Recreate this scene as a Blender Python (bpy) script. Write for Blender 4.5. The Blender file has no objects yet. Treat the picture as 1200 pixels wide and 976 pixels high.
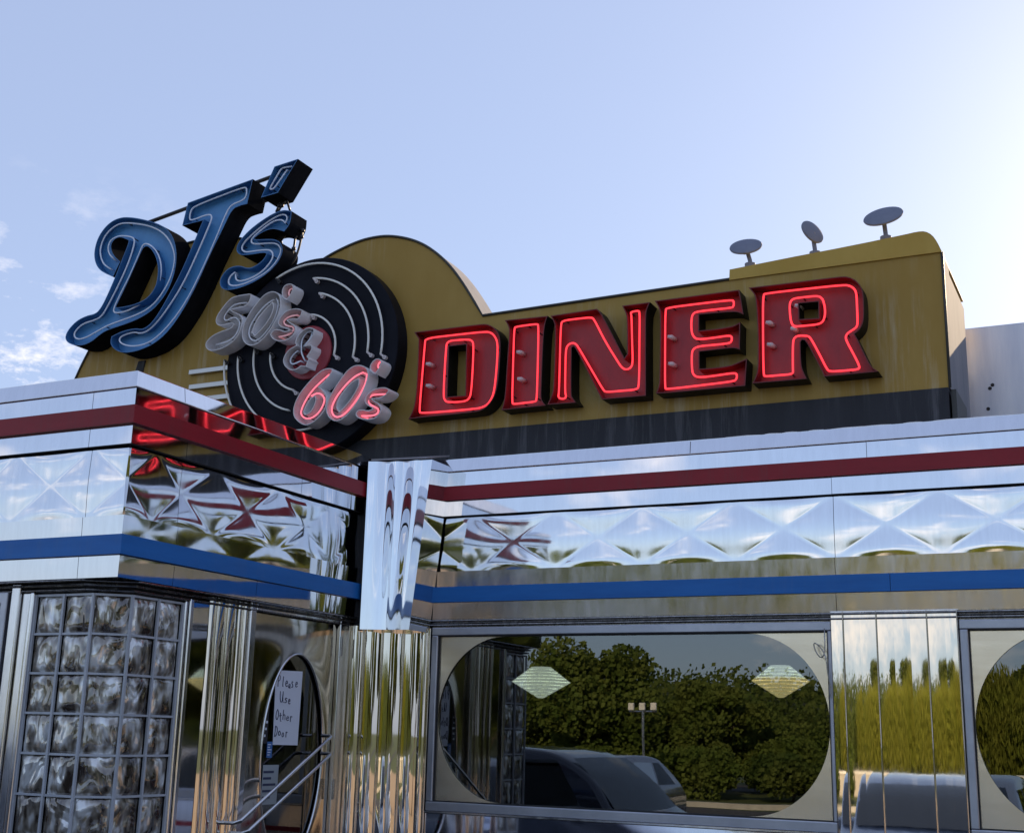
import bpy, bmesh, math, random
from mathutils import Vector, Matrix
from mathutils.geometry import tessellate_polygon
random.seed(7)
sc = bpy.context.scene
COL = sc.collection
R = math.radians

# ------------------------------------------------------------------ camera, sky, sun, exposure
F_PX = 1497.06
YAW, PITCH, ROLL = R(26.409), R(13.999), R(1.4644)
CAM = Vector((0, 0, 1.6))
FWD = Vector((-math.sin(YAW)*math.cos(PITCH), math.cos(YAW)*math.cos(PITCH), math.sin(PITCH)))
R0 = Vector((math.cos(YAW), math.sin(YAW), 0)); U0 = R0.cross(FWD)
RGT = R0*math.cos(ROLL)+U0*math.sin(ROLL); UP = -R0*math.sin(ROLL)+U0*math.cos(ROLL)
cam = bpy.data.cameras.new('camera'); camo = bpy.data.objects.new('camera', cam); COL.objects.link(camo)
m = Matrix((RGT, UP, -FWD)).transposed().to_4x4(); m.translation = CAM
camo.matrix_world = m
cam.sensor_fit = 'HORIZONTAL'; cam.sensor_width = 36.0; cam.lens = 36.0*F_PX/1200.0
cam.clip_start = 0.05; cam.clip_end = 3000
sc.camera = camo

SUN_AZ, SUN_EL = R(9.5), R(23.0)          # azimuth from +Y towards +X: behind the building, just right of the frame
SKY_STRENGTH, EXPOSURE = 0.12, 0.80
world = bpy.data.worlds.new('World'); sc.world = world; world.use_nodes = True
nt = world.node_tree; nt.nodes.clear()
def N(t, typ, **kw):
    n = t.nodes.new(typ)
    for k, v in kw.items(): setattr(n, k, v)
    return n
def math_n(t, op, a, b=None, c=None, clamp=False):
    n = N(t, 'ShaderNodeMath', operation=op, use_clamp=clamp)
    for i, v in enumerate((a, b, c)):
        if v is None: continue
        if isinstance(v, (int, float)): n.inputs[i].default_value = v
        else: t.links.new(v, n.inputs[i])
    return n.outputs[0]
sky = N(nt, 'ShaderNodeTexSky', sky_type='NISHITA', sun_disc=False, sun_elevation=SUN_EL, sun_rotation=SUN_AZ,
        altitude=200, air_density=1.0, dust_density=.9, ozone_density=2.5)
gc = N(nt, 'ShaderNodeTexCoord')
sep = N(nt, 'ShaderNodeSeparateXYZ'); nt.links.new(gc.outputs['Generated'], sep.inputs[0])
el = sep.outputs['Z']
CLOUD_LOC = (1.3, 0.7, 0.1)
# clouds: noise on the view direction, squashed towards the horizon
mp = N(nt, 'ShaderNodeMapping'); mp.inputs['Scale'].default_value = (1.0, 1.0, 2.6); mp.inputs['Location'].default_value = (0.43, 0.0, 0.1)
nt.links.new(gc.outputs['Generated'], mp.inputs[0])
nz = N(nt, 'ShaderNodeTexNoise'); nz.inputs['Scale'].default_value = 5.5; nz.inputs['Detail'].default_value = 8; nz.inputs['Roughness'].default_value = 0.62
nt.links.new(mp.outputs[0], nz.inputs['Vector'])
cr = N(nt, 'ShaderNodeMapRange'); cr.inputs['From Min'].default_value = 0.56; cr.inputs['From Max'].default_value = 0.70
nt.links.new(nz.outputs['Fac'], cr.inputs[0])
# behind the camera (negative Y) the cumulus stands up to about 30 degrees; towards the view only low scraps at the left
back = N(nt, 'ShaderNodeMapRange'); back.inputs['From Min'].default_value = 0.35; back.inputs['From Max'].default_value = -0.3
nt.links.new(sep.outputs['Y'], back.inputs[0])
low = N(nt, 'ShaderNodeMapRange'); low.inputs['From Min'].default_value = 0.62; low.inputs['From Max'].default_value = 0.16
nt.links.new(el, low.inputs[0])
left = N(nt, 'ShaderNodeMapRange'); left.inputs['From Min'].default_value = -0.58; left.inputs['From Max'].default_value = -0.72
nt.links.new(sep.outputs['X'], left.inputs[0])
low2 = N(nt, 'ShaderNodeMapRange'); low2.inputs['From Min'].default_value = 0.40; low2.inputs['From Max'].default_value = 0.24
nt.links.new(el, low2.inputs[0])
m1 = math_n(nt, 'MULTIPLY', back.outputs[0], low.outputs[0])
mp2 = N(nt, 'ShaderNodeMapping'); mp2.inputs['Scale'].default_value = (1.0, 1.0, 2.2); mp2.inputs['Location'].default_value = CLOUD_LOC
nt.links.new(gc.outputs['Generated'], mp2.inputs[0])
nf = N(nt, 'ShaderNodeTexNoise'); nf.inputs['Scale'].default_value = 11; nf.inputs['Detail'].default_value = 9; nf.inputs['Roughness'].default_value = 0.66
nt.links.new(mp2.outputs[0], nf.inputs['Vector'])
cf = N(nt, 'ShaderNodeMapRange'); cf.inputs["From Min"].default_value = 0.535; cf.inputs['From Max'].default_value = 0.66
nt.links.new(nf.outputs['Fac'], cf.inputs[0])
m2 = math_n(nt, 'MULTIPLY', math_n(nt, 'MULTIPLY', left.outputs[0], low2.outputs[0]), cf.outputs[0])
mm = math_n(nt, 'MAXIMUM', math_n(nt, 'MULTIPLY', m1, cr.outputs[0]), m2, clamp=True)
# thin high veil over the whole sky evens out the blue
vl = N(nt, 'ShaderNodeMix', data_type='RGBA', blend_type='MIX'); vl.inputs['Factor'].default_value = .70
nt.links.new(sky.outputs[0], vl.inputs[6]); vl.inputs[7].default_value = (2.36, 2.76, 4.0, 1)
cmix = N(nt, 'ShaderNodeMix', data_type='RGBA')
nt.links.new(math_n(nt, 'MULTIPLY', mm, 0.85), cmix.inputs['Factor']); nt.links.new(vl.outputs[2], cmix.inputs[6])
cmix.inputs[7].default_value = (7.5, 6.9, 6.5, 1)
bg = N(nt, 'ShaderNodeBackground'); bg.inputs['Strength'].default_value = SKY_STRENGTH
nt.links.new(cmix.outputs[2], bg.inputs['Color'])
wo = N(nt, 'ShaderNodeOutputWorld'); nt.links.new(bg.outputs[0], wo.inputs[0])

sun = bpy.data.lights.new('sun', 'SUN'); sun.energy = 4.2; sun.angle = R(0.53); sun.color = (1.0, 0.76, 0.48)
suno = bpy.data.objects.new('sun', sun); COL.objects.link(suno)
sd = Vector((math.sin(SUN_AZ)*math.cos(SUN_EL), math.cos(SUN_AZ)*math.cos(SUN_EL), math.sin(SUN_EL)))
suno.rotation_euler = (-sd).to_track_quat('-Z', 'Y').to_euler(); suno.location = sd*60
vs = sc.view_settings; vs.view_transform = 'Standard'; vs.look = 'None'; vs.gamma = 1; vs.use_curve_mapping = False; vs.exposure = EXPOSURE
sc.cycles.use_denoising = True; sc.cycles.max_bounces = 10; sc.cycles.glossy_bounces = 6; sc.cycles.transparent_max_bounces = 12
sc.cycles.sample_clamp_indirect = 6

# ------------------------------------------------------------------ helpers
def ray(px, py): return FWD + RGT*((px-600)/F_PX) - UP*((py-488)/F_PX)
def onY(px, py, Y): d = ray(px, py); return CAM + d*(Y/d.y)
def onX(px, py, X): d = ray(px, py); return CAM + d*(X/d.x)
def crop(o, s, pts): return [(o[0]+x/s, o[1]+y/s) for x, y in pts]
def plane_pts(pts, Y): return [(p.x, p.z) for p in (onY(x, y, Y) for x, y in pts)]

OFF = {}
def tag(o, label=None, cat=None, group=None, kind=None):
    if label: o['label'] = label
    if cat: o['category'] = cat
    if group: o['group'] = group
    if kind: o['kind'] = kind
    return o
def thing(name, label, cat, loc=(0, 0, 0), rz=0, group=None):
    o = bpy.data.objects.new(name, None); COL.objects.link(o); o.location = loc; o.rotation_euler = (0, 0, rz)
    o.empty_display_size = .2
    OFF[o] = Vector(loc)
    return tag(o, label, cat, group)
class MB:
    def __init__(s): s.v = []; s.f = []; s.m = []
    def add(s, verts, faces, mi=0):
        b = len(s.v); s.v += [tuple(v) for v in verts]
        for f in faces: s.f.append([b+i for i in f]); s.m.append(mi)
        return s
    def box(s, x0, x1, y0, y1, z0, z1, mi=0):
        vs_ = [(x, y, z) for z in (z0, z1) for y in (y0, y1) for x in (x0, x1)]
        return s.add(vs_, [(0,2,3,1),(4,5,7,6),(0,1,5,4),(2,6,7,3),(0,4,6,2),(1,3,7,5)], mi)
    def tube(s, pts, r, n=8, closed=False, mi=0, cap=True):
        pts = [Vector(p) for p in pts]; k = len(pts)
        if k < 2: return s
        rr = r if isinstance(r, (list, tuple)) else [r]*k
        T = []
        for i in range(k):
            if closed: t = pts[(i+1) % k]-pts[i-1]
            else: t = pts[min(i+1, k-1)]-pts[max(i-1, 0)]
            T.append(t.normalized() if t.length > 1e-9 else Vector((0, 0, 1)))
        up = Vector((0, 1, 0)) if abs(T[0].y) < .9 else Vector((0, 0, 1))
        b = len(s.v); nrm = (up-T[0]*up.dot(T[0])).normalized()
        for i in range(k):
            nrm = nrm-T[i]*nrm.dot(T[i])
            if nrm.length < 1e-6: nrm = T[i].orthogonal()
            nrm.normalize(); bn = T[i].cross(nrm)
            for j in range(n):
                a = 2*math.pi*j/n
                s.v.append(tuple(pts[i]+(nrm*math.cos(a)+bn*math.sin(a))*rr[i]))
        for i in range(k if closed else k-1):
            i2 = (i+1) % k
            for j in range(n):
                s.f.append([b+i*n+j, b+i*n+(j+1) % n, b+i2*n+(j+1) % n, b+i2*n+j]); s.m.append(mi)
        if cap and not closed:
            s.f.append([b+j for j in range(n)][::-1]); s.m.append(mi)
            s.f.append([b+(k-1)*n+j for j in range(n)]); s.m.append(mi)
        return s
    def lathe(s, prof, c, axis='Z', n=24, mi=0):
        b = len(s.v); c = Vector(c)
        for r, h in prof:
            for j in range(n):
                a = 2*math.pi*j/n; x, y = r*math.cos(a), r*math.sin(a)
                p = {'Z': (x, y, h), 'Y': (x, h, y), 'X': (h, x, y)}[axis]
                s.v.append(tuple(c+Vector(p)))
        for i in range(len(prof)-1):
            for j in range(n):
                s.f.append([b+i*n+j, b+i*n+(j+1) % n, b+(i+1)*n+(j+1) % n, b+(i+1)*n+j]); s.m.append(mi)
        return s
    def build(s, name, mats, parent=None, smooth=False, bevel=0):
        if not isinstance(mats, (list, tuple)): mats = [mats]
        off = OFF.get(parent, Vector((0, 0, 0))) if parent else Vector((0, 0, 0))
        me = bpy.data.meshes.new(name)
        me.from_pydata([tuple(Vector(v)-off) for v in s.v], [], s.f)
        for mt in mats: me.materials.append(mt)
        for p, mi in zip(me.polygons, s.m): p.material_index = mi; p.use_smooth = bool(smooth)
        bm = bmesh.new(); bm.from_mesh(me); bmesh.ops.recalc_face_normals(bm, faces=bm.faces); bm.to_mesh(me); bm.free()
        me.update()
        o = bpy.data.objects.new(name, me); COL.objects.link(o)
        if parent: o.parent = parent; OFF[o] = off
        if smooth == 'auto':
            md = o.modifiers.new('edge', 'EDGE_SPLIT'); md.split_angle = R(38)
        if bevel:
            md = o.modifiers.new('bevel', 'BEVEL'); md.width = bevel; md.segments = 2; md.limit_method = 'ANGLE'; md.angle_limit = R(40)
        return o
def smooth_poly(pts, closed=True, it=2, corner=55):
    for _ in range(it):
        out = []; n = len(pts)
        for i in range(n):
            p = Vector(pts[i])
            if not closed and i in (0, n-1): out.append(tuple(p)); continue
            a = Vector(pts[i-1]); b = Vector(pts[(i+1) % n])
            d1, d2 = p-a, b-p
            if d1.length < 1e-9 or d2.length < 1e-9: continue
            if math.degrees(d1.angle(d2)) > corner: out.append(tuple(p))
            else: out += [tuple(p-d1*.25), tuple(p+d2*.25)]
        pts = out
    return pts
def area2(P): return sum(P[i][0]*P[(i+1) % len(P)][1]-P[(i+1) % len(P)][0]*P[i][1] for i in range(len(P)))
def ccw(P): return P if area2(P) > 0 else P[::-1]
def dedupe(P, eps=1e-4):
    out = []
    for p in P:
        if not out or (Vector(p)-Vector(out[-1])).length > eps: out.append(p)
    if (Vector(out[0])-Vector(out[-1])).length < eps: out.pop()
    return out
def offset(P, t):                     # inward for a ccw polygon
    out = []; n = len(P)
    for i in range(n):
        a, p, b = Vector(P[i-1]), Vector(P[i]), Vector(P[(i+1) % n])
        d1 = (p-a).normalized(); d2 = (b-p).normalized()
        n1 = Vector((-d1.y, d1.x)); n2 = Vector((-d2.y, d2.x))
        bs = n1+n2
        if bs.length < 1e-4: bs = n1
        bs.normalize(); k = max(bs.dot(n1), .45)
        out.append(tuple(p+bs*(t/k)))
    return out
def fill(mb, polys, Y, mi=0, axis='Y'):
    flat = [p for P in polys for p in P]
    tris = tessellate_polygon([[Vector((p[0], p[1], 0)) for p in P] for P in polys])
    mb.add([(p[0], Y, p[1]) if axis == 'Y' else (Y, p[0], p[1]) for p in flat], tris, mi)
def prism(mb, polys, Y0, Y1, mi=0, mside=None, axis='Y'):
    fill(mb, polys, Y0, mi, axis); fill(mb, polys, Y1, mi if mside is None else mside, axis)
    for P in polys:
        n = len(P); f = (lambda p, y: (p[0], y, p[1])) if axis == 'Y' else (lambda p, y: (y, p[0], p[1]))
        mb.add([f(p, Y0) for p in P]+[f(p, Y1) for p in P], [(i, (i+1) % n, n+(i+1) % n, n+i) for i in range(n)], mi if mside is None else mside)

# ------------------------------------------------------------------ materials
def principled(name, col, rough=.5, metal=0.0, **kw):
    mt = bpy.data.materials.new(name); mt.use_nodes = True; b = mt.node_tree.nodes['Principled BSDF']
    b.inputs['Base Color'].default_value = (*col, 1); b.inputs['Roughness'].default_value = rough; b.inputs['Metallic'].default_value = metal
    for k, v in kw.items(): b.inputs[k].default_value = v
    return mt
def obj_coord(t, scale=(1, 1, 1)):
    tc = N(t, 'ShaderNodeTexCoord'); mpn = N(t, 'ShaderNodeMapping'); mpn.inputs['Scale'].default_value = scale
    t.links.new(tc.outputs['Object'], mpn.inputs[0]); return mpn.outputs[0]
def noise(t, vec, scale, detail=4, rough=.55):
    n = N(t, 'ShaderNodeTexNoise'); n.inputs['Scale'].default_value = scale; n.inputs['Detail'].default_value = detail; n.inputs['Roughness'].default_value = rough
    t.links.new(vec, n.inputs['Vector']); return n.outputs['Fac']
def ramp(t, fac, stops):
    n = N(t, 'ShaderNodeValToRGB'); t.links.new(fac, n.inputs[0])
    while len(n.color_ramp.elements) < len(stops): n.color_ramp.elements.new(.5)
    for e, (p, c) in zip(n.color_ramp.elements, stops): e.position = p; e.color = (*c, 1)
    return n.outputs[0]
def weathered(name, c0, c1, rough=.5, metal=0, nscale=2.0, stretch=(1, 1, .25), c2=None, bump=0.0, bscale=60, lo=.38, hi=.66, **kw):
    mt = principled(name, c0, rough, metal, **kw); t = mt.node_tree; b = t.nodes['Principled BSDF']
    f = noise(t, obj_coord(t, stretch), nscale, 7, .65)
    st = [(lo, c0), (hi, c1)]
    if c2: st.append((.78, c2))
    t.links.new(ramp(t, f, st), b.inputs['Base Color'])
    if bump:
        bp = N(t, 'ShaderNodeBump'); bp.inputs['Strength'].default_value = bump; bp.inputs['Distance'].default_value = .01
        t.links.new(noise(t, obj_coord(t), bscale, 3), bp.inputs['Height']); t.links.new(bp.outputs[0], b.inputs['Normal'])
    return mt
def chrome(name, col=(.70, .72, .75), rough=.06, wave=.25, wscale=(2.2, 2.2, 1.2), dirt=.25, fine=.02):
    mt = principled(name, col, rough, 1.0); t = mt.node_tree; b = t.nodes['Principled BSDF']
    h = noise(t, obj_coord(t, wscale), 1.0, 1.5, .4)
    bp = N(t, 'ShaderNodeBump'); bp.inputs['Strength'].default_value = wave; bp.inputs['Distance'].default_value = .05
    t.links.new(h, bp.inputs['Height'])
    b2 = N(t, 'ShaderNodeBump'); b2.inputs['Strength'].default_value = fine; b2.inputs['Distance'].default_value = .004
    t.links.new(noise(t, obj_coord(t, (1, 1, .4)), 38, 3), b2.inputs['Height']); t.links.new(bp.outputs[0], b2.inputs['Normal'])
    t.links.new(b2.outputs[0], b.inputs['Normal'])
    s = noise(t, obj_coord(t, (9, 9, 1.1)), 3.0, 6, .7)
    t.links.new(ramp(t, s, [(.35, tuple(c*(1-dirt) for c in col)), (.62, col)]), b.inputs['Base Color'])
    mr = N(t, 'ShaderNodeMapRange'); mr.inputs['From Min'].default_value = .35; mr.inputs['From Max'].default_value = .75
    mr.inputs['To Min'].default_value = rough; mr.inputs['To Max'].default_value = rough*2.2+.015
    t.links.new(noise(t, obj_coord(t, (5, 5, 1.5)), 2.0, 6, .7), mr.inputs[0]); t.links.new(mr.outputs[0], b.inputs['Roughness'])
    return mt
def emit(name, col, strength, base=(.8, .8, .8)):
    return principled(name, base, .3, 0, **{'Emission Color': (*col, 1), 'Emission Strength': strength})

M = {}
M['chrome'] = chrome('polished_steel', (.66, .60, .51), dirt=.15, wave=.10, fine=.006)
M['chrome_flat'] = chrome('polished_steel_flat', col=(.74, .75, .79), rough=.025, wave=.06, wscale=(1.6, 1.6, 2.2), dirt=.06, fine=.003)
M['chrome_soft'] = chrome('satin_steel', col=(.74, .74, .75), rough=.12, wave=.08, dirt=.15)
M['chrome_dark'] = chrome('old_steel_trim', col=(.42, .41, .39), rough=.18, wave=.1, dirt=.5)
M['quilt'] = chrome('quilted_steel', col=(.78, .79, .81), rough=.04, wave=.06, dirt=.06, fine=.006)
M['flute'] = chrome('fluted_steel', col=(.72, .68, .61), rough=.012, wave=.02, wscale=(5, 5, .9), dirt=.05, fine=.003)
M['brushed'] = weathered('brushed_corner_plate', (.80, .70, .53), (.90, .80, .62), .24, .9, 3, (1, 1, 6))
M['frame'] = weathered('window_frame_alu', (.40, .42, .47), (.50, .52, .57), .38, .85, 4, (1, 6, 1))
M['seam'] = principled('dark_backing', (.012, .012, .014), .6)
M['red'] = weathered('red_stripe_enamel', (.30, .018, .028), (.25, .014, .022), .35, 0, 3, (.6, .6, 4), bump=.05, **{'Specular IOR Level': .25})
M['blue'] = weathered('blue_stripe_enamel', (.020, .165, .50), (.016, .135, .43), .35, 0, 3, (.6, .6, 4), bump=.05, **{'Specular IOR Level': .25})
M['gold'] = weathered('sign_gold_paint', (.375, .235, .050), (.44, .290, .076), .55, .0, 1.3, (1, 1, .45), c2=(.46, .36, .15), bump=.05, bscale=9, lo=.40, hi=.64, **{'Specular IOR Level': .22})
def add_streaks(mt, col, amount):
    t = mt.node_tree; b = t.nodes['Principled BSDF']; src = b.inputs['Base Color'].links[0].from_socket
    mx = N(t, 'ShaderNodeMix', data_type='RGBA'); t.links.new(src, mx.inputs[6]); mx.inputs[7].default_value = (*col, 1)
    f = noise(t, obj_coord(t, (5.5, 1, .35)), 2.4, 8, .72); g = noise(t, obj_coord(t, (.7, 1, .9)), 1.1, 3)
    a = N(t, 'ShaderNodeMapRange'); a.inputs['From Min'].default_value = .50; a.inputs['From Max'].default_value = .78; t.links.new(f, a.inputs[0])
    c = N(t, 'ShaderNodeMapRange'); c.inputs['From Min'].default_value = .45; c.inputs['From Max'].default_value = .62; t.links.new(g, c.inputs[0])
    t.links.new(math_n(t, 'MULTIPLY', math_n(t, 'MULTIPLY', a.outputs[0], c.outputs[0]), amount, clamp=True), mx.inputs['Factor']); t.links.new(mx.outputs[2], b.inputs['Base Color'])
add_streaks(M['gold'], (.62, .55, .40), .85)
add_streaks(M['red'], (.13, .05, .05), .6); add_streaks(M['blue'], (.10, .19, .36), .55)
M['gold_skylit'] = weathered('sign_gold_cap_skylit', (.50, .32, .058), (.56, .38, .085), .5, .0, 2.2, (1, 1, .5), c2=(.52, .42, .24), **{'Specular IOR Level': .25})  # same sign gold, lightened to paint in sky light caught by the cap
M['band'] = weathered('sign_base_black', (.020, .021, .026), (.030, .031, .038), .55, 0, 2.5, (2.5, 1, .3), c2=(.055, .055, .065), **{'Specular IOR Level': .3})
add_streaks(M['band'], (.16, .16, .17), .8)
M['signside'] = weathered('sign_side_sheet', (.26, .26, .28), (.34, .33, .34), .85, 0, 3, (1, 1, .4), **{'Specular IOR Level': .1})
M['edge'] = principled('sign_edge_dark', (.045, .045, .04), .5)
M['rear'] = weathered('rear_parapet_sheet', (.56, .57, .62), (.74, .72, .72), .38, .65, 2.2, (3, 1, .35), bump=.15, bscale=5)
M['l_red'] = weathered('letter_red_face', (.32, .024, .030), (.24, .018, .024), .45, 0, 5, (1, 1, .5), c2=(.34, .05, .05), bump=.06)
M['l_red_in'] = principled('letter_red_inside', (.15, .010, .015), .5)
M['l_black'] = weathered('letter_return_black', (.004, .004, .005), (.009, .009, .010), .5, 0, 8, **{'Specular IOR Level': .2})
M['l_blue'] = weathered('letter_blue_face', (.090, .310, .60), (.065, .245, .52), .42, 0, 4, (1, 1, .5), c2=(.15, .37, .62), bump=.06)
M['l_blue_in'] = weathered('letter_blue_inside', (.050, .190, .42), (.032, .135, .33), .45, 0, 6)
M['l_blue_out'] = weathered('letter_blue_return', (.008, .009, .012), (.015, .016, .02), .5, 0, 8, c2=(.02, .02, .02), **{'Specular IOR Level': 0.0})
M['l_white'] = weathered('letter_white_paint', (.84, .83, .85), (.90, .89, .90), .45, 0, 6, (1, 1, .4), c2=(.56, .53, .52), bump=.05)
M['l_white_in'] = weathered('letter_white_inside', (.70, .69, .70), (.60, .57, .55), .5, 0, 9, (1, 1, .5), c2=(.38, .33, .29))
M['tube_white'] = principled('glass_tube_white', (.86, .87, .92), .15, 0, **{'Coat Weight': .6})
M['tube_cream'] = principled('glass_tube_cream', (.80, .79, .72), .15, 0, **{'Coat Weight': .6})
M['neon_red'] = emit('neon_red_lit', (1.0, .035, .050), 1.05, (.55, .03, .04))
M['neon_pink'] = emit('neon_pink_lit', (1.0, .15, .21), .66, (.8, .4, .45))
M['neon_pink_dim'] = emit('neon_pink_dim', (1.0, .30, .34), .14, (.85, .75, .76))
M['tube_sky'] = principled('glass_tube_pale_blue', (.80, .87, .98), .15, 0, **{'Coat Weight': .6})
M['porcelain'] = principled('electrode_porcelain', (.62, .56, .55), .3)
M['dark_screw'] = principled('dark_support_post', (.03, .015, .018), .4)
M['record'] = weathered('record_black', (.006, .007, .012), (.011, .012, .019), .45, 0, 3, (1, 1, 1), c2=(.016, .017, .025), **{'Specular IOR Level': .08})
M['record_red'] = weathered('record_label_red', (.36, .045, .060), (.28, .03, .045), .45, 0, 6)
M['silver_bar'] = principled('silver_speed_bar', (.55, .54, .50), .3, .8)
add_streaks(M['rear'], (.42, .40, .42), .7)
M['roof'] = weathered('flat_roof', (.10, .10, .10), (.14, .135, .13), .85, 0, 2)
M['lamp_grey'] = weathered('lamp_head_grey', (.17, .185, .24), (.21, .225, .28), .7, 0, 6, **{'Specular IOR Level': .15})
M['black_pipe'] = principled('dark_conduit', (.02, .02, .025), .4)
M['paper'] = principled('note_paper', (.74, .78, .86), .7)
M['ink'] = principled('marker_ink', (.04, .05, .10), .6)
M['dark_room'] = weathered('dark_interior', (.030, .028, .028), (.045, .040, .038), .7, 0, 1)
M['lampshade'] = emit('pendant_pale', (.95, .97, .86), .95, (.7, .72, .62))
M['lampshade_warm'] = emit('pendant_warm', (1.0, .74, .36), 1.0, (.7, .62, .45))
M['asphalt'] = weathered('asphalt', (.050, .050, .052), (.068, .066, .064), .85, 0, .8, (1, 1, 1), c2=(.085, .082, .078), bump=.3, bscale=90)
M['grass'] = weathered('grass_bank', (.055, .085, .020), (.095, .110, .030), .9, 0, .5, (1, 1, 1), c2=(.13, .13, .05), bump=.4, bscale=14)
M['concrete'] = weathered('concrete', (.36, .34, .31), (.44, .42, .38), .8, 0, 3)
M['gravel'] = weathered('tan_gravel', (.40, .29, .18), (.50, .38, .25), .9, 0, 2, (1, 1, 1), bump=.5, bscale=60)
M['paint'] = principled('road_paint', (.70, .69, .66), .6)
M['bark'] = weathered('bark', (.085, .062, .045), (.13, .10, .075), .9, 0, 6, (1, 1, .2))
M['hill'] = weathered('hill_ground', (.030, .045, .016), (.050, .062, .022), .95, 0, .05)
def leafmat(name, a, b):
    mt = bpy.data.materials.new(name); mt.use_nodes = True; t = mt.node_tree; t.nodes.clear()
    out = N(t, 'ShaderNodeOutputMaterial'); mx = N(t, 'ShaderNodeMixShader'); mx.inputs[0].default_value = .35
    d = N(t, 'ShaderNodeBsdfDiffuse'); tr = N(t, 'ShaderNodeBsdfTranslucent')
    c = ramp(t, noise(t, obj_coord(t), .9, 3), [(.35, a), (.65, b)])
    t.links.new(c, d.inputs[0]); t.links.new(c, tr.inputs[0]); t.links.new(d.outputs[0], mx.inputs[1]); t.links.new(tr.outputs[0], mx.inputs[2]); t.links.new(mx.outputs[0], out.inputs[0])
    return mt
M['leaf_dark'] = leafmat('leaf_dark', (.065, .100, .026), (.125, .150, .038))
M['leaf_mid'] = leafmat('leaf_mid', (.100, .145, .032), (.160, .190, .048))
M['leaf_willow'] = leafmat('leaf_willow', (.150, .180, .028), (.215, .225, .042))
def glassmat(name, refl, tint, bump=0, bscale=1.0, edge=.75):
    mt = bpy.data.materials.new(name); mt.use_nodes = True; t = mt.node_tree; t.nodes.clear()
    out = N(t, 'ShaderNodeOutputMaterial'); mx = N(t, 'ShaderNodeMixShader')
    g = N(t, 'ShaderNodeBsdfGlossy'); g.inputs['Roughness'].default_value = .004; g.inputs['Color'].default_value = (.92, .95, .97, 1)
    tr = N(t, 'ShaderNodeBsdfTransparent'); tr.inputs[0].default_value = (*tint, 1)
    lw = N(t, 'ShaderNodeLayerWeight'); lw.inputs['Blend'].default_value = .25
    f = math_n(t, 'MULTIPLY_ADD', lw.outputs['Fresnel'], edge, refl, clamp=True)
    t.links.new(f, mx.inputs[0]); t.links.new(tr.outputs[0], mx.inputs[1]); t.links.new(g.outputs[0], mx.inputs[2]); t.links.new(mx.outputs[0], out.inputs[0])
    if bump:
        bp = N(t, 'ShaderNodeBump'); bp.inputs['Strength'].default_value = bump; bp.inputs['Distance'].default_value = .02
        t.links.new(noise(t, obj_coord(t), bscale, 1), bp.inputs['Height']); t.links.new(bp.outputs[0], g.inputs['Normal']); t.links.new(bp.outputs[0], lw.inputs['Normal'])
    return mt
M['glass'] = glassmat('window_glass', .145, (.42, .46, .45), .05, .9)
M['glass_dim'] = glassmat('door_glass', .02, (.22, .24, .24), edge=.12)
M['glass_car'] = glassmat('car_glass', .10, (.12, .13, .14))

# ------------------------------------------------------------------ key dimensions
V, D, S = 4.835, 7.31, -4.5645          # vestibule front plane, main front plane, vestibule side plane
DS = 7.55                                # sign face
GZ = -0.15                               # ground
ZT, ZC = 3.37, 3.287
XL, XR = -8.6, 4.6                       # ends of what is built

# ------------------------------------------------------------------ ground and surroundings (behind the photographer)
mb = MB(); mb.box(-900, 900, -900, 900, GZ-.6, GZ-.02); tag(mb.build('ground', M['grass']), 'grass land around the car park', 'ground', kind='structure')
mb = MB(); mb.add([(-60, -20, GZ), (40, -20, GZ), (40, 30, GZ), (-60, 30, GZ)], [(0, 1, 2, 3)])
tag(mb.build('car_park', M['asphalt']), 'grey asphalt car park in front of the diner', 'car park', kind='structure')
mb = MB(); mb.add([(4.75, -19.6, GZ+.004), (40, -19.6, GZ+.004), (40, 24, GZ+.004), (4.75, 24, GZ+.004)], [(0, 1, 2, 3)])
tag(mb.build('gravel_lot', M['gravel']), 'tan gravel added beyond the end of the diner to warm its reflections', 'gravel', kind='structure')  # added tan ground, there to warm the reflections in door and columns
mb = MB()
for i in range(-8, 2): mb.add([(i*2.9-.05-.3, -2.4, GZ+.004), (i*2.9+.05-.3, -2.4, GZ+.004), (i*2.9+.05-.3, 3.4, GZ+.004), (i*2.9-.05-.3, 3.4, GZ+.004)], [(0, 1, 2, 3)])
tag(mb.build('bay_markings', M['paint']), 'white painted parking bay lines', 'marking', kind='structure')
mb = MB()
for i in range(60):
    a0, a1 = -60+i*100/60, -60+(i+1)*100/60
    k = lambda x: -20.2-6*math.exp(-((x-2)/9)**2)
    mb.add([(a0, k(a0), GZ-.03), (a1, k(a1), GZ-.03), (a1, k(a1)+.3, GZ-.03), (a0, k(a0)+.3, GZ-.03), (a0, k(a0), GZ+.12), (a1, k(a1), GZ+.12), (a1, k(a1)+.3, GZ+.12), (a0, k(a0)+.3, GZ+.12)],
           [(4, 5, 6, 7), (0, 1, 5, 4), (3, 7, 6, 2)])
tag(mb.build('kerb', M['concrete']), 'curved concrete kerb at the edge of the lot', 'kerb', kind='structure')
mb = MB(); mb.add([(-200, -40, GZ+.0), (200, -40, GZ+.0), (200, -33, GZ+.0), (-200, -33, GZ+.0)], [(0, 1, 2, 3)])
tag(mb.build('road', M['asphalt']), 'asphalt road beyond the grass verge', 'road', kind='structure')
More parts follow.
